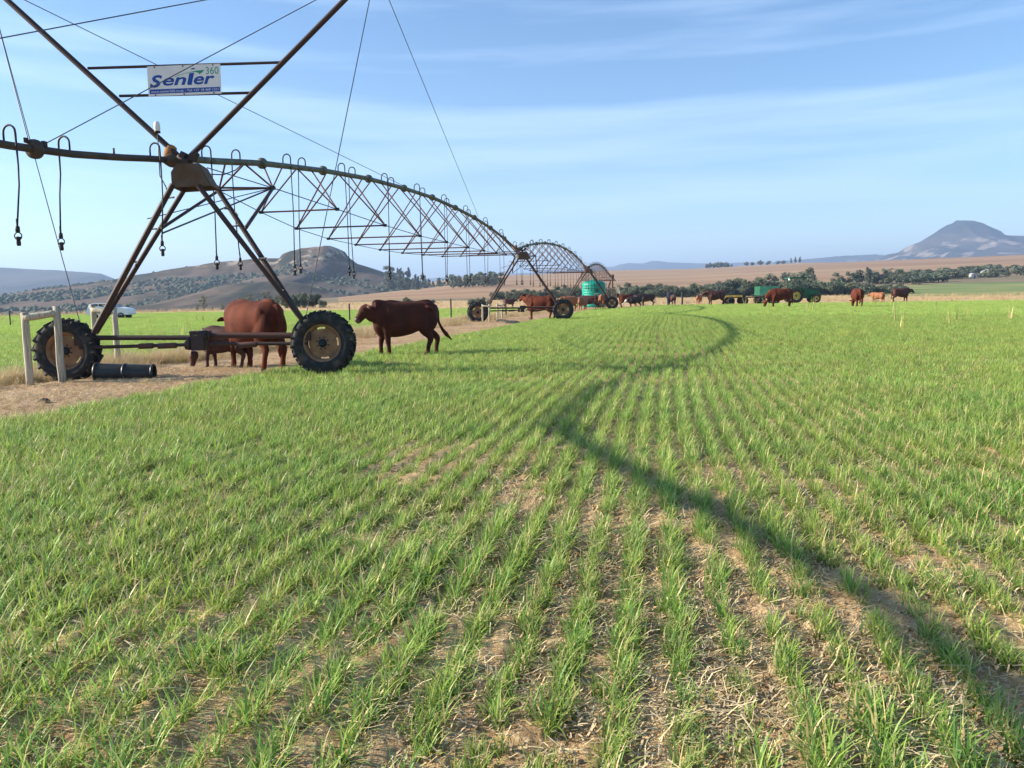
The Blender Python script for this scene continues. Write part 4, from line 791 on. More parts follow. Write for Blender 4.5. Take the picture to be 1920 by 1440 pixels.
def fence_post(u, v, h, r, label, mk='darkwood', group='lone fence posts along the field'):
    p = ground_pt(u, v); root = empty('fence_post', p, label=label, cat='fence post', group=group); b = MB(); log(b, (0, 0, -.2), (0, 0, h), r, 8); b.build('post', MT[mk], root)
    w = MB(); w.tube([(0.0, -r - .006, h * .82), (0, -r - .03, h * .82)], .012, 6); w.tube([(0.0, -r - .006, h * .5), (0, -r - .03, h * .5)], .012, 6); w.build('insulator', MT['hose'], root)
fence_post(656, 603, 1.25, .055, 'thin black fence post just right of the near right wheel')
fence_post(846, 600, 1.35, .05, 'dark fence post in dry grass behind the walking cow', 'darkwood')
fence_post(949, 594, 1.1, .045, 'thin post under the dark cow beyond the second tower')
fence_post(1279, 573, 1.35, .10, 'dark post standing alone between the person and the tan calf')
fence_post(20, 612, 1.1, .045, 'thin post at the far left edge of the left field')
def blob_pipe(name, p0, p1, r0, r1, label, cat, mk='blackplastic', flat=1.0):
    p0 = Vector(p0); p1 = Vector(p1); root = empty(name, p0, label=label, cat=cat); b = MB(); d = (p1 - p0)
    pts = [p0 + d * f - p0 for f in np.linspace(0, 1, 9)]; b.tube(pts, [(r0 + (r1 - r0) * f, (r0 + (r1 - r0) * f) * flat) for f in np.linspace(0, 1, 9)], 24, cap=False)
    b.tube([p + Vector((0, 0, 0)) for p in pts[::-1]], [((r0 + (r1 - r0) * f) - .012, (r0 + (r1 - r0) * f) * flat - .012) for f in np.linspace(1, 0, 9)], 24, cap=False); b.build('shell', MT[mk], root)
    for f in (0, .5, 1):
        rb = MB(); rr = r0 + (r1 - r0) * f; m = d.to_track_quat('Y', 'Z').to_matrix().to_4x4(); vsb = MB(); vsb.lathe([(rr - .01, -.02), (rr + .012, -.02), (rr + .012, .02), (rr - .01, .02)], 24, axis='Y', close=True)
        vv = [(m @ Vector(v)) for v in vsb.v]; vv = [(v.x + d.x * f, v.y + d.y * f, v.z * (1)) for v in vv]; rb.add([(x, y, z + d.z * f) for x, y, z in vv], vsb.f); rb.build('rib', MT[mk], root)
    return root
p = gpt(178, 719, -.07); q = gpt(284, 715, -.06); blob_pipe('plastic_drum', p + Vector((0, 0.1, .19)), q + Vector((0, .1, .16)), .19, .155, 'black plastic culvert pipe on the dirt right of the near left wheel', 'culvert pipe')
# rubber offcuts at the second tower
def mat_sheet(u0, v0, u1, v1, label):
    p = ground_pt(u0, v0); q = ground_pt(u1, v1); root = empty('rubber_mat', p, label=label, cat='rubber mat', group='black rubber mats at the second tower'); d = q - p; b = MB(); n = 12; vs = []
    for i in range(n + 1):
        f = i / n; z = .12 * math.sin(math.pi * f) ** .6 + .01; c = d * f
        for w, zz in ((-.5, .0), (-.25, z * .8), (0, z), (.25, z * .7), (.5, .0)): vs.append((c.x, c.y + w, zz + c.z + .005))
    vs2 = [(x, y, z - .02) for x, y, z in vs]; fs = [(i * 5 + j, i * 5 + j + 1, (i + 1) * 5 + j + 1, (i + 1) * 5 + j) for i in range(n) for j in range(4)]; b.add(vs, fs); b.add(vs2, fs); b.build('sheet', MT['tyre'], root)
    for f in (.33, .66): c = d * f; e = MB(); e.tube([(c.x, c.y + w, c.z + .02 + .12 * math.sin(math.pi * f) ** .6 * z_) for w, z_ in ((-.5, 0), (-.25, .8), (0, 1), (.25, .7), (.5, 0))], .012, 6); e.build('ridge', MT['tyre'], root)
mat_sheet(930, 602, 958, 604, 'black rubber mat on the dirt, left one under the bar of the second tower'); mat_sheet(948, 605, 978, 606, 'grey-black rubber mat on the dirt, right one under the bar of the second tower')
p = gpt(190, 719, -.05); q = gpt(345, 713, -.03); root = empty('pole', p, label='thin pale pole lying on the dirt below the black pipe', cat='pole'); b = MB(); log(b, (0, 0, .03), q - p + Vector((0, 0, .03)), .022, 8); b.build('shaft', MT['wood'], root)
b = MB(); b.tube([(0, 0, .03), (-.02, 0, .05)], .026, 8); b.build('end_cap', MT['wood'], root)
# green tank
def tank():
    c = Vector((9.65, 90.0, 0.0)); root = empty('water_tank', c, label='bright green plastic water tank beyond the third tower', cat='water tank'); R = 1.35; b = MB()
    prof = [(0, 0), (R, 0)]; z = .0
    for i in range(9): prof += [(R, .12 + i * .29), (R + .03, .17 + i * .29), (R + .03, .25 + i * .29), (R, .30 + i * .29)]
    prof += [(R, 2.72), (R - .06, 2.84), (R * .55, 3.08), (.36, 3.14)]; b.lathe(prof, 40); b.build('tank_body', MT['tank'], root)
    l = MB(); l.lathe([(0.36, 3.10), (.36, 3.24), (.30, 3.28), (0, 3.29)], 20); l.build('lid', MT['tank'], root)
    e = MB()
    for a, z0, w, h in ((-1.45, 1.55, .55, .10), (-1.45, 1.32, .75, .06)): e.box((R * math.cos(a) * 1.03, R * math.sin(a) * 1.03, z0), (w, .02, h), rz=a + math.pi / 2)
    e.build('printed_mark', MT['wall'], root)
    t = MB(); t.add([(R * math.cos(-1.42) * 1.04 + dx, R * math.sin(-1.42) * 1.04, z0) for dx, z0 in ((-.26, 1.8), (.26, 1.8), (0, 2.3))] + [(R * math.cos(-1.42) * 1.04 + dx, R * math.sin(-1.42) * 1.04 + .02, z0) for dx, z0 in ((-.26, 1.8), (.26, 1.8), (0, 2.3))], [(0, 1, 2), (5, 4, 3), (0, 3, 4, 1), (1, 4, 5, 2), (2, 5, 3, 0)], 0, False); t.build('dark_emblem', MT['tractor'], root)
tank()
# tractor, facing right
def wheelset(R, wd, rr, rimm): 
    ms = wheel_meshes(R, wd, rr, 16, .05); r = ms[1].copy(); r.materials.clear(); r.materials.append(MT[rimm]); return ms[0], r, ms[2]
def tractor():
    p = ground_pt(1503, 568); root = empty('tractor', p, math.radians(2), label='dark green tractor with a canopy roof and yellow wheel centres', cat='tractor')
    big = wheelset(.80, .42, .46, 'yrim'); sm = wheelset(.48, .28, .27, 'yrim')
    for y in (-.85, .85): put_wheel(root, (-1.0, y, .80), .2, big, 0 if y < 0 else math.pi); put_wheel(root, (1.35, y * .85, .48), .5, sm, 0 if y < 0 else math.pi)
    b = MB(); b.prism([(-.25, .75), (1.75, .80), (1.78, 1.35), (1.6, 1.47), (-.1, 1.55), (-.3, 1.3)], -.34, .34); b.build('bonnet', MT['tractor'], root)
    g = MB()
    for k in range(5): g.box((1.79, 0, .9 + k * .1), (.02, .5, .03))
    g.build('grille', MT['hose'], root)
    e = MB(); e.box((.5, 0, .66), (1.6, .42, .3)); e.box((-.7, 0, .80), (1.2, .6, .45)); e.tube([(-1.0, -.6, .8), (-1.0, .6, .8)], .13, 10); e.tube([(1.35, -.6, .5), (1.35, .6, .5)], .08, 8); e.build('chassis', MT['tractor'], root)
    for y in (-.72, .72):
        f = MB(); pts = [(-1.0 + .95 * math.cos(a), 0, .8 + .92 * math.sin(a)) for a in np.linspace(.35, 2.6, 9)]; vs = [(x, y - .2, z) for x, _, z in pts] + [(x, y + .2, z) for x, _, z in pts] + [(x, y - .2, z + .03) for x, _, z in pts] + [(x, y + .2, z + .03) for x, _, z in pts]
        fs = [(i, i + 1, 9 + i + 1, 9 + i) for i in range(8)] + [(18 + i, 27 + i, 27 + i + 1, 18 + i + 1) for i in range(8)]; f.add(vs, fs); f.build('mudguard', MT['tractor'], root)
    s = MB(); s.box((-.95, 0, 1.15), (.45, .48, .12)); s.box((-1.18, 0, 1.40), (.10, .46, .5)); s.build('seat', MT['hose'], root)
    w = MB(); ring = [(-.45 + .05 * math.cos(a), .19 * math.sin(a), 1.55 + .17 * math.cos(a)) for a in np.linspace(0, 2 * math.pi, 15)]; w.tube(ring, .016, 6, cap=False); w.tube([(-.45, 0, 1.55), (-.25, 0, 1.3)], .02, 6); w.build('steering_wheel', MT['hose'], root)
    for x, y in ((-1.45, -.62), (-1.45, .62), (.0, -.62), (.0, .62)):
        q = MB(); q.tube([(x, y, 1.1), (x + (.0 if x < -1 else -.08), y, 2.72)], .035, 8); q.build('canopy_post', MT['tractor'], root)
    c = MB(); c.prism([(-1.75, 2.70), (.25, 2.70), (.22, 2.82), (-1.0, 2.88), (-1.72, 2.82)], -.78, .78); c.build('canopy', MT['tractor'], root)
    h = MB(); h.box((-1.72, -.62, 2.62), (.10, .24, .2)); h.build('work_lamp', MT['white'], root)
    x = MB(); x.tube([(.9, .12, 1.45), (.9, .12, 2.05), (.96, .12, 2.12)], .04, 8); x.build('exhaust', MT['hose'], root)
    k = MB(); k.box((1.95, 0, .75), (.3, .5, .35)); k.build('front_weight', MT['tractor'], root)
tractor()
def trailer_green():
    p = ground_pt(1437, 570); root = empty('farm_trailer', p, math.radians(2), label='pale green box trailer hitched behind the tractor', cat='trailer'); ws = wheelset(.42, .24, .22, 'tyre')
    for x in (-.75, .75):
        for y in (-.7, .7): put_wheel(root, (x, y, .42), .3, ws, 0 if y < 0 else math.pi)
    b = MB(); b.box((0, 0, .78), (2.1, 1.5, .12)); b.tube([(1.0, 0, .6), (1.9, 0, .55)], .04, 6); b.build('bed', MT['hose'], root)
    for y in (-.74, .74):
        s = MB(); s.box((0, y, 1.40), (2.1, .04, .95))
        for k in range(5): s.box((-1.0 + k * .5, y + .03 * (1 if y < 0 else -1), 1.40), (.05, .03, .95))
        s.build('side_panel', MT['boxgreen'], root)
    for x in (-1.04, 1.04): e = MB(); e.box((x, 0, 1.40), (.05, 1.44, .95)); e.build('end_panel', MT['tractor'], root)
trailer_green()
def trailer_yellow():
    p = ground_pt(1380, 571); root = empty('farm_trailer', p, math.radians(4), label='low yellow implement cart with two black wheels, behind the green trailer', cat='cart'); ws = wheelset(.40, .26, .2, 'tyre')
    for x in (-.75, .70):
        for y in (-.6, .6): put_wheel(root, (x, y, .40), .3, ws, 0 if y < 0 else math.pi)
    b = MB(); b.prism([(-1.3, .78), (.45, .78), (.45, .98), (-1.3, .98)], -.62, .62); b.build('yellow_bed', MT['yellow'], root)
    f = MB(); f.tube([(-1.0, 0, .72), (.9, 0, .72), (2.6, 0, .75)], .05, 8); f.box((.65, 0, .8), (.35, 1.0, .25)); f.tube([(.3, -.5, .4), (.3, -.5, .8)], .04, 6); f.build('drawbar', MT['steel'], root)
trailer_yellow()
# white car beyond the left field
def car():
    p = ground_pt(210, 598); root = empty('parked_car', p, math.radians(2), label='white car parked beyond the left field, behind the timber frame', cat='car'); W2 = .88
    prof = [(-2.1, .45), (-2.12, .85), (-2.0, 1.05), (-1.85, 1.50), (-1.5, 1.62), (.1, 1.62), (.75, 1.20), (1.75, 1.08), (2.05, .92), (2.12, .60), (2.08, .42)]
    b = MB(); n = len(prof); vs = []
    for y, k in ((-W2, 0), (-W2 + .10, 1), (W2 - .10, 1), (W2, 0)):
        for x, z in prof: vs.append((x * (1 if k else .985), y * (1 if z < 1.15 or not k else .92) * (.86 if z > 1.3 else 1), z if k else min(z, 9)))
    fs = [(a * n + i, a * n + (i + 1) % n, (a + 1) * n + (i + 1) % n, (a + 1) * n + i) for a in range(3) for i in range(n)] + [tuple(range(n - 1, -1, -1)), tuple(3 * n + i for i in range(n))]; b.add(vs, fs, 0, False); b.build('body', MT['carwhite'], root)
    for y in (-.80, .80):
        for poly in ([(-1.70, 1.12), (-1.62, 1.50), (-.95, 1.54), (-.92, 1.12)], [(-.82, 1.12), (-.85, 1.54), (-.02, 1.54), (.45, 1.14)]):
            w = MB(); w.prism(poly, y * .97 - .03, y * .97 + .03); w.build('window', MT['glass'], root)
    w = MB(); w.add([(.18, -.68, 1.57), (.18, .68, 1.57), (.80, .76, 1.23), (.80, -.76, 1.23), (.16, -.68, 1.55), (.16, .68, 1.55), (.78, .76, 1.21), (.78, -.76, 1.21)], [(0, 1, 2, 3), (7, 6, 5, 4)]); w.build('windscreen', MT['glass'], root)
    ws = wheelset(.34, .22, .2, 'cable')
    for x in (-1.3, 1.32):
        for y in (-.82, .82): put_wheel(root, (x, y, .34), 0, ws, 0 if y < 0 else math.pi)
    for y in (-.6, .6): l = MB(); l.box((2.07, y, .80), (.06, .3, .16)); l.build('headlight', MT['lens'], root)
car()
# small far buildings among the scrub on the right
def shed(u, v, d, w, h, label, mk='wall'):
    q = pix(u, v, d); z = gz(q.x, d); p = Vector((q.x, d, z)); root = empty('farm_shed', p, random.uniform(-.3, .3), label=label, cat='shed'); b = MB(); b.box((0, 0, h / 2), (w, w * .6, h)); b.build('walls', MT[mk], root)
    r = MB(); r.prism([(-w * .55, h), (w * .55, h), (w * .1, h + .18 * w), (-w * .1, h + .18 * w)], -w * .35, w * .35); r.build('roof', MT['roof'], root); g = MB(); g.box((w * .1, -w * .3 - .02, h * .4), (w * .2, .05, h * .8)); g.build('door', MT['darkwood'], root)
shed(1852, 525, 470, 7, 3, 'small pale shed among the scrub at far right, right one of two'); shed(1823, 531, 440, 4, 2.4, 'small pale shed among the scrub at far right, left one of two')

# cow pats / clods in the crop
def clod(u, v, r, label):
    p = ground_pt(u, v); b = MB(); vs = []; b.lathe([(0, -r * .2), (r, -r * .1), (r * .95, r * .15), (r * .6, r * .4), (r * .2, r * .5), (0, r * .5)], 12)
    b.v = [(x * (1 + .25 * random.random()), y * (1 + .25 * random.random()), z * (1 + .3 * random.random()) + .02) for x, y, z in b.v]; o = b.build('dung_pat', MT['darkwood'], None, label=label, cat='dung', group='dung pats in the crop'); o.location = p
clod(1197, 754, .10, 'dark dung pat in the crop, nearer of the two just above the shadow bend'); clod(1210, 729, .08, 'dark dung pat in the crop, farther of the two just above the shadow bend')
clod(1434, 740, .07, 'dark dung pat in the crop right of the shadow arch'); clod(1132, 1052, .045, 'small dark clod of dung in the middle foreground beside pale straw')
clod(83, 754, .07, 'dark clod on the dirt track below the near left wheel')
# ------------------------------------------------------------------ crop and grass (uncountable: instanced on points)
def blade_mat(name, base, tip, rand=0.22, tr=0.45, patch=None):
    m = bpy.data.materials.new(name); m.use_nodes = True; t = m.node_tree; n = t.nodes; L = t.links; b = n['Principled BSDF']; b.inputs['Roughness'].default_value = 0.45; b.inputs['Specular IOR Level'].default_value = 0.35
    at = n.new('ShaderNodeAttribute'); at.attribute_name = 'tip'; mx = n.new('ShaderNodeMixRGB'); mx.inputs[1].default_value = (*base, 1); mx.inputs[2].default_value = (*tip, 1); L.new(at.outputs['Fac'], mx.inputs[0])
    oi = n.new('ShaderNodeObjectInfo'); r2 = n.new('ShaderNodeMapRange'); r2.inputs[3].default_value = 1 - rand; r2.inputs[4].default_value = 1 + rand; L.new(oi.outputs['Random'], r2.inputs[0])
    g = n.new('ShaderNodeNewGeometry'); nz = n.new('ShaderNodeTexNoise'); nz.inputs['Scale'].default_value = 0.7; nz.inputs['Detail'].default_value = 3; L.new(g.outputs['Position'], nz.inputs['Vector'])
    r3 = n.new('ShaderNodeMapRange'); r3.inputs[1].default_value = 0.35; r3.inputs[2].default_value = 0.65; r3.inputs[3].default_value = 0.513; r3.inputs[4].default_value = 0.487; L.new(nz.outputs['Fac'], r3.inputs[0])
    hs = n.new('ShaderNodeHueSaturation'); L.new(r2.outputs[0], hs.inputs['Value']); L.new(r3.outputs[0], hs.inputs['Hue']); L.new(mx.outputs[0], hs.inputs['Color']); L.new(hs.outputs[0], b.inputs['Base Color'])
    trn = n.new('ShaderNodeBsdfTranslucent'); L.new(hs.outputs[0], trn.inputs[0]); ms = n.new('ShaderNodeMixShader'); ms.inputs[0].default_value = tr; L.new(b.outputs[0], ms.inputs[1]); L.new(trn.outputs[0], ms.inputs[2]); L.new(ms.outputs[0], n['Material Output'].inputs[0]); return m
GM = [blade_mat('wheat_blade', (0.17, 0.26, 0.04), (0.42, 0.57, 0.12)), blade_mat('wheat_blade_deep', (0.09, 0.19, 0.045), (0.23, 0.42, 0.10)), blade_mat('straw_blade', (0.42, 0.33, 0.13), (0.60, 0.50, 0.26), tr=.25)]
DM = [blade_mat('dry_grass', (0.42, 0.31, 0.15), (0.62, 0.49, 0.28), tr=.3)]
def blades(name, n, spread, h, hvar, w, segs, mats, pm, lean=0.5, line=None, rng=RNG, curl=0.6):
    V = []; Fq = []; MI = []; TP = []; nb = 0
    for i in range(n):
        if line: bx, by = rng.normal(0, spread), rng.uniform(-line / 2, line / 2)
        else: bx, by = rng.normal(0, spread, 2)
        a = rng.random() * 2 * math.pi; L_ = h * rng.uniform(1 - hvar, 1 + hvar * .6); ln = lean * rng.random() ** .8; cu = curl * rng.random(); ww = w * rng.uniform(.6, 1.2)
        dx, dy = math.cos(a), math.sin(a); sx, sy = -dy, dx; px_ = bx; py_ = by; pz = -0.01; ang = ln * .5; tw = rng.uniform(-.6, .6)
        for k in range(segs + 1):
            f = k / segs; wk = ww * (1 - f ** 1.6) * .5 + (0.0004 if k == segs else 0); c2, s2 = math.cos(tw * f), math.sin(tw * f); ex, ey = sx * c2 + dx * s2, sy * c2 + dy * s2
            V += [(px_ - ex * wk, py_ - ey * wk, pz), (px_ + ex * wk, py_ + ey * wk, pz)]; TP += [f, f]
            st = L_ / segs; px_ += dx * math.sin(ang) * st; py_ += dy * math.sin(ang) * st; pz += math.cos(ang) * st; ang += (ln * .6 + cu * 1.3) / segs
        m = int(rng.choice(len(mats), p=pm))
        for k in range(segs): o = nb + 2 * k; Fq.append((o, o + 1, o + 3, o + 2)); MI.append(m)
        nb += 2 * (segs + 1)
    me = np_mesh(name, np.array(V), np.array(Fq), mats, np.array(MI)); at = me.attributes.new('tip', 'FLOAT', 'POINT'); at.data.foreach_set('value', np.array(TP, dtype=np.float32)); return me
def scatter(name, P, rotz, scale, idx, srcs, **k):
    """one object whose geometry nodes instance the given source meshes on its points"""
    me = bpy.data.meshes.new(name); me.vertices.add(len(P)); me.vertices.foreach_set('co', P.astype(np.float32).ravel())
    for nm, ty, arr in (('rz', 'FLOAT', rotz), ('sc', 'FLOAT', scale), ('ix', 'INT', idx)):
        a = me.attributes.new(nm, ty, 'POINT'); a.data.foreach_set('value', arr.astype(np.float32 if ty == 'FLOAT' else np.int32))
    o = bpy.data.objects.new(name, me); COL.objects.link(o); tag(o, **k)
    c = bpy.data.collections.new(name + '_sources')
    for i, s in enumerate(srcs): so = bpy.data.objects.new('%s_source_%02d' % (name, i), s); c.objects.link(so)
    ng = bpy.data.node_groups.new(name, 'GeometryNodeTree'); ng.interface.new_socket('Geometry', in_out='INPUT', socket_type='NodeSocketGeometry'); ng.interface.new_socket('Geometry', in_out='OUTPUT', socket_type='NodeSocketGeometry')
    N = ng.nodes; L = ng.links; gi = N.new('NodeGroupInput'); go = N.new('NodeGroupOutput'); mp = N.new('GeometryNodeMeshToPoints'); ip = N.new('GeometryNodeInstanceOnPoints'); ci = N.new('GeometryNodeCollectionInfo'); ci.inputs['Collection'].default_value = c
    ci.inputs['Separate Children'].default_value = True; ci.inputs['Reset Children'].default_value = True; ip.inputs['Pick Instance'].default_value = True
    def named(nm, ty): q = N.new('GeometryNodeInputNamedAttribute'); q.data_type = ty; q.inputs['Name'].default_value = nm; return q
    a = named('rz', 'FLOAT'); s = named('sc', 'FLOAT'); x = named('ix', 'INT'); cx = N.new('ShaderNodeCombineXYZ'); L.new(a.outputs[0], cx.inputs[2])
    L.new(gi.outputs[0], mp.inputs[0]); L.new(mp.outputs[0], ip.inputs['Points']); L.new(ci.outputs[0], ip.inputs['Instance']); L.new(x.outputs[0], ip.inputs['Instance Index']); L.new(cx.outputs[0], ip.inputs['Rotation']); L.new(s.outputs[0], ip.inputs['Scale']); L.new(ip.outputs[0], go.inputs[0])
    md = o.modifiers.new('scatter', 'NODES'); md.node_group = ng; return o
RD = np.array([0.2, 0.98]); RN = np.array([0.98, -0.2]); ROW = 0.215; RANG = -math.atan2(0.2, 0.98)
def in_view(x, y, m=1.15, pad=5.0): return (y > 0.3) & (np.abs(x) < (960 / 1443) * y * m + pad)
def cover(x, y):       # 0..1 how well the crop stands
    c = 1.03 + 0.70 * fbm(x * .55, y * .55, 3) + 1.05 * fbm(x * 2.6 + 40, y * 2.6, 2) + .16 * ss(-x, -.5, 3.0) + .45 * ss(y, 5, 12) - .18 * np.exp(-((x - 0.1) / 0.8) ** 2) * (1 - ss(y, 3.2, 5.5))
    return c
def rows(r0, r1, step, jit):
    kmax = int(r1 * 1.2 / ROW); ks = np.arange(-kmax, kmax); ts = np.arange(-r1 * .5, r1 * 1.1, step); K, Tt = np.meshgrid(ks, ts); K = K.ravel() * ROW; Tt = Tt.ravel() + RNG.uniform(-step / 2, step / 2, K.size)
    K = K + RNG.normal(0, 1, K.size) * jit * (1 + .45 * ss(-K - .2 * Tt, -.6, 2.5)) + .06 * np.sin(Tt * .35 + 1) ; x = K * RN[0] + Tt * RD[0]; y = K * RN[1] + Tt * RD[1]; r = np.hypot(x, y); m = (r >= r0) & (r < r1) & in_view(x, y); x, y = x[m], y[m]
    s = s_of(x, y) + .3 * fbm(x * .9, y * .9, 2); keep = ((s > 1.25) & (y < 80)) | ((s < -3.7) & (y < 112)); return x[keep], y[keep]
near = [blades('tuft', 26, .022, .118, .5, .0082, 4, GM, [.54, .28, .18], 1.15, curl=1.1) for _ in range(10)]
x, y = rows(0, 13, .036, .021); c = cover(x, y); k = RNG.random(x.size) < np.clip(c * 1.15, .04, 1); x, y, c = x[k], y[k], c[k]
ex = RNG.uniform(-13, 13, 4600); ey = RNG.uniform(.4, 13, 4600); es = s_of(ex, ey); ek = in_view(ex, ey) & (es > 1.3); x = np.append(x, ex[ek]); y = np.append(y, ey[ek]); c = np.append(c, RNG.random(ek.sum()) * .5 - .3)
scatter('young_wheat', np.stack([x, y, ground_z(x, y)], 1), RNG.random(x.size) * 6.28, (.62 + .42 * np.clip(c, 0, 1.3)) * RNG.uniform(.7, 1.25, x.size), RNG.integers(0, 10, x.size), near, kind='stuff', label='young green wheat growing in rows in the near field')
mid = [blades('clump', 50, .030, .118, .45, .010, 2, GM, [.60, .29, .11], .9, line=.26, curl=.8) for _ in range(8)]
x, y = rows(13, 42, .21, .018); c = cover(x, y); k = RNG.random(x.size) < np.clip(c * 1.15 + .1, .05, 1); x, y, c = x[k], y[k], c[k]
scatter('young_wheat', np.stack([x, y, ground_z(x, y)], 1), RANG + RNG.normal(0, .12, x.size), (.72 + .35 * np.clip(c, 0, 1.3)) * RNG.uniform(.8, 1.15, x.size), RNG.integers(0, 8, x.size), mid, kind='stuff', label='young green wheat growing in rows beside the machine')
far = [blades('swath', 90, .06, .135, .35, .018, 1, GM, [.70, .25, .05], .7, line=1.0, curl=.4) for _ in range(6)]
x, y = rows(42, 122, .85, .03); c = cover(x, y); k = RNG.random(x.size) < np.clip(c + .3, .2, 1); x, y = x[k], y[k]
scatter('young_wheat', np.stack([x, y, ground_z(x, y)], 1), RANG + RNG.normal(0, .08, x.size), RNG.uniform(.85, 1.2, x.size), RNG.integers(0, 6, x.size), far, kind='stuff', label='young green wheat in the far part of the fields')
# straw litter between the rows and on the track
SM = [mat('straw_litter', (0.58, 0.46, 0.27), 0.7, col2=(0.40, 0.29, 0.16), scale=20, spec=.3, rand=.2)]
def litter(n, R, rng=RNG):
    b = MB()
    for i in range(n):
        a = rng.random() * 6.28; l = rng.uniform(.008, .035); w = rng.uniform(.0012, .0032); q = R * math.sqrt(rng.random()); t = rng.random() * 6.28; x0, y0 = q * math.cos(t), q * math.sin(t); dx, dy = math.cos(a), math.sin(a); z0, z1 = rng.uniform(.008, .02), rng.uniform(.008, .035)
        b.add([(x0 - dy * w, y0 + dx * w, z0), (x0 + dy * w, y0 - dx * w, z0), (x0 + dx * l + dy * w, y0 + dy * l - dx * w, z1), (x0 + dx * l - dy * w, y0 + dy * l + dx * w, z1)], [(0, 1, 2, 3)], 0, False)
    return b.mesh('straw', SM)
ls = [litter(30, .16) for _ in range(6)]
n = 24000; r = 1.5 + 20 * RNG.random(n) ** .7; a = RNG.uniform(-1.0, 1.0, n); x = r * np.sin(a); y = r * np.cos(a); s = s_of(x, y); k = in_view(x, y) & (fbm(x * 1.1 + 9, y * 1.1, 3) + .45 * (s < 1.3) + .3 * np.exp(-((x - 0.2) / 1.6) ** 2) > RNG.uniform(-.35, .35, n)); x, y = x[k], y[k]
scatter('straw_litter', np.stack([x, y, ground_z(x, y)], 1), RNG.random(x.size) * 6.28, RNG.uniform(.6, 1.3, x.size), RNG.integers(0, 6, x.size), ls, kind='stuff', label='chopped straw lying on the bare soil')
def straws(n, R, rng=RNG):
    b = MB()
    for i in range(n):
        a = rng.random() * 6.28; l = rng.uniform(.04, .13); w = rng.uniform(.0010, .0022); x0, y0 = rng.normal(0, R, 2); dx, dy = math.cos(a), math.sin(a); z0, z1 = rng.uniform(.008, .03), rng.uniform(.01, .06); bx, by = rng.normal(0, .012, 2)
        P = [(x0, y0, z0), (x0 + dx * l * .5 + bx, y0 + dy * l * .5 + by, (z0 + z1) / 2 + .008), (x0 + dx * l, y0 + dy * l, z1)]
        vs = []
        for p in P: vs += [(p[0] - dy * w, p[1] + dx * w, p[2]), (p[0] + dy * w, p[1] - dx * w, p[2])]
        b.add(vs, [(0, 1, 3, 2), (2, 3, 5, 4)], 0, False)
    return b.mesh('straw', SM2)
SM2 = [mat('pale_straw', (0.80, 0.66, 0.38), 0.55, col2=(0.62, 0.48, 0.25), scale=20, spec=.3, rand=.2)]
l2 = [straws(14, .10) for _ in range(6)]
n = 6000; r = 1.5 + 18 * RNG.random(n) ** .7; a = RNG.uniform(-1.0, 1.0, n); x = r * np.sin(a); y = r * np.cos(a); s = s_of(x, y); k = in_view(x, y) & (fbm(x * 1.7 + 29, y * 1.7, 3) > RNG.uniform(-.4, .3, n)); x, y = x[k], y[k]
scatter('straw_litter', np.stack([x, y, ground_z(x, y)], 1), RNG.random(x.size) * 6.28, RNG.uniform(.6, 1.3, x.size), RNG.integers(0, 6, x.size), l2, kind='stuff', label='long pale straws lying between the wheat rows')
# soil crumbs
cb = []
for q in range(3):
    b = MB()
    for i in range(14):
        s_ = RNG.uniform(.003, .011); c0 = RNG.normal(0, .09, 3); c0[2] = s_ * .4; vv = RNG.normal(size=(8, 3)); cube = np.array([(x_, y_, z_) for x_ in (-1, 1) for y_ in (-1, 1) for z_ in (-1, 1)]) * s_ * .6 + vv * s_ * .18 + c0
        b.add([tuple(v) for v in cube], [(0, 1, 3, 2), (4, 6, 7, 5), (0, 4, 5, 1), (2, 3, 7, 6), (0, 2, 6, 4), (1, 5, 7, 3)], 0, False)
    cb.append(b.mesh('crumb', [MT['soil']]))
n = 3000; r = 1.6 + 9 * RNG.random(n) ** .7; a = RNG.uniform(-1.0, 1.0, n); x = r * np.sin(a); y = r * np.cos(a); k = in_view(x, y); x, y = x[k], y[k]
scatter('soil_crumbs', np.stack([x, y, ground_z(x, y)], 1), RNG.random(x.size) * 6.28, RNG.uniform(.6, 1.4, x.size), RNG.integers(0, 3, x.size), cb, kind='stuff', label='small crumbs of soil')
# dry grass beside the track
dry = [blades('dry', 46, .10, .40, .5, .007, 3, DM, [1.0], .9, curl=.9) for _ in range(6)]
n = 9000; t = RNG.uniform(-4, 75, n); s = np.where(RNG.random(n) < .8, RNG.normal(-3.5, .38, n), RNG.uniform(-4.2, -1.8, n)); x = P0[0] + DL[0] * t + SP[0] * s; y = P0[1] + DL[1] * t + SP[1] * s
k = in_view(x, y, 1.2, 3) & (fbm(x * .6, y * .6 + 5, 3) > -.22) & ((y > 15.5) | (s < -2.6)); x, y = x[k], y[k]
sc = RNG.uniform(.35, 1.0, x.size) * (1 + .5 * fbm(x * .4, y * .4, 2)); scatter('dry_grass', np.stack([x, y, ground_z(x, y)], 1), RNG.random(x.size) * 6.28, sc, RNG.integers(0, 6, x.size), dry, kind='stuff', label='tall bleached dry grass along the left side of the dirt track')
n = 5200; t = RNG.uniform(-6, 75, n); s = RNG.uniform(-3.4, 1.3, n); x = P0[0] + DL[0] * t + SP[0] * s; y = P0[1] + DL[1] * t + SP[1] * s; k = in_view(x, y, 1.2, 3) & (fbm(x * .8, y * .8 + 15, 3) > 0.0); x, y = x[k], y[k]
scatter('dry_grass', np.stack([x, y, ground_z(x, y)], 1), RNG.random(x.size) * 6.28, RNG.uniform(.12, .32, x.size), RNG.integers(0, 6, x.size), dry, kind='stuff', label='flattened dry grass on the dirt track')
px0 = [(57, 718), (117, 716), (85, 716), (100, 700), (70, 705), (130, 712), (20, 715), (40, 720), (0, 722), (222, 688), (905, 603), (920, 602)]
X = []; 
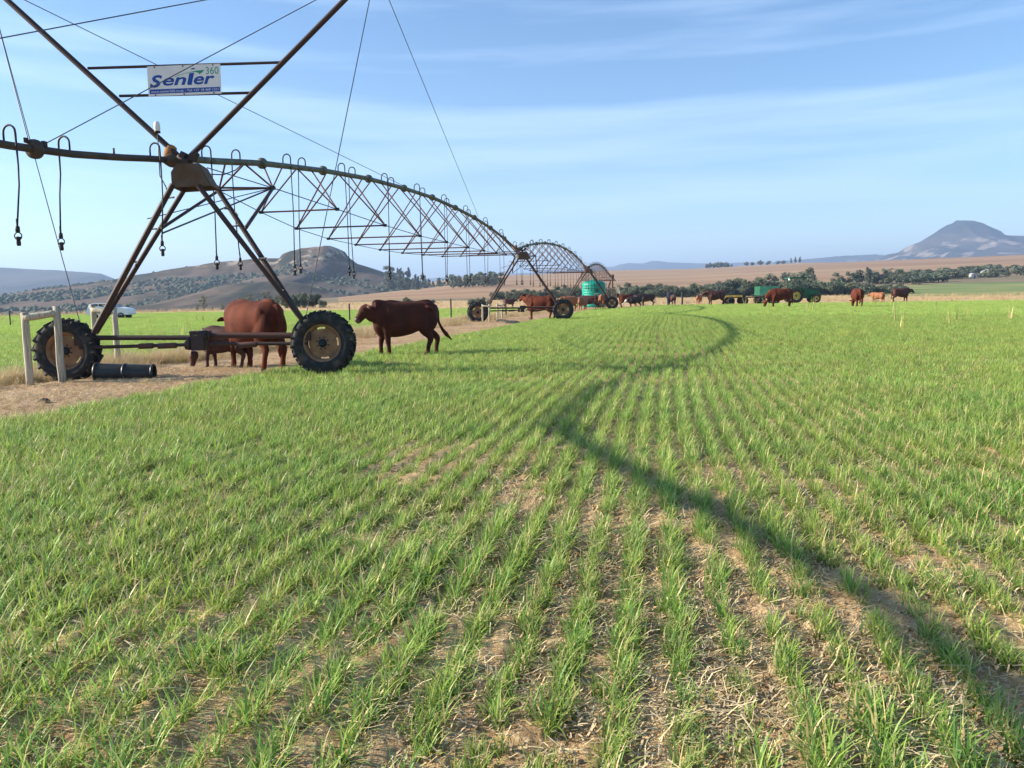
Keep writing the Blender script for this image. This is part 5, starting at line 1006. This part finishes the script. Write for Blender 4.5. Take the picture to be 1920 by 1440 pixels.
for u, v in px0:
    p = gpt(u, v, -.08)
    for i in range(16): X.append((p.x + random.gauss(0, .16), p.y + random.gauss(0, .14)))
X = np.array(X); scatter('dry_grass', np.stack([X[:, 0], X[:, 1], ground_z(X[:, 0], X[:, 1])], 1), RNG.random(len(X)) * 6.28, RNG.uniform(.35, .85, len(X)), RNG.integers(0, 6, len(X)), dry, kind='stuff', label='dry grass round the feet of the timber posts')
# pale seed stalks standing in the far fields
stk = [blades('stalk', 8, .04, .60, .4, .022, 2, [GM[0], GM[2]], [.3, .7], .25, curl=.3) for _ in range(3)]
n = 260; x = RNG.uniform(-70, 70, n); y = RNG.uniform(26, 78, n); s = s_of(x, y); k = in_view(x, y) & ((s > 14) | (s < -5)); x, y = x[k], y[k]
scatter('seed_stalks', np.stack([x, y, ground_z(x, y)], 1), RNG.random(x.size) * 6.28, RNG.uniform(.6, 1.5, x.size), RNG.integers(0, 3, x.size), stk, kind='stuff', label='pale seed stalks standing above the far crop')
# tufts on the tan strip
n = 5000; x = RNG.uniform(-160, 190, n); y = RNG.uniform(82, 230, n); u = 960 + 1443 * x / y; k = in_view(x, y) & ~((u < 900) & (y < 112)); x, y = x[k], y[k]
scatter('dry_grass', np.stack([x, y, ground_z(x, y)], 1), RNG.random(x.size) * 6.28, RNG.uniform(.8, 2.0, x.size), RNG.integers(0, 6, x.size), dry, kind='stuff', label='pale dry grass of the strip beyond the crop')
# ------------------------------------------------------------------ air
hm = bpy.data.materials.new('haze_air'); hm.use_nodes = True; t = hm.node_tree; t.nodes.remove(t.nodes['Principled BSDF']); pv = t.nodes.new('ShaderNodeVolumePrincipled')
pv.inputs['Color'].default_value = (0.50, 0.68, 1.0, 1); pv.inputs['Density'].default_value = HAZE; pv.inputs['Anisotropy'].default_value = 0.2
t.links.new(pv.outputs[0], t.nodes['Material Output'].inputs['Volume'])
b = MB(); b.box((0, 0, 0), (2, 2, 2)); me = b.mesh('haze', [hm]); h = mesh_obj('haze', me, kind='stuff'); h.scale = (17000, 17000, 280); h.location = (0, 0, 240)
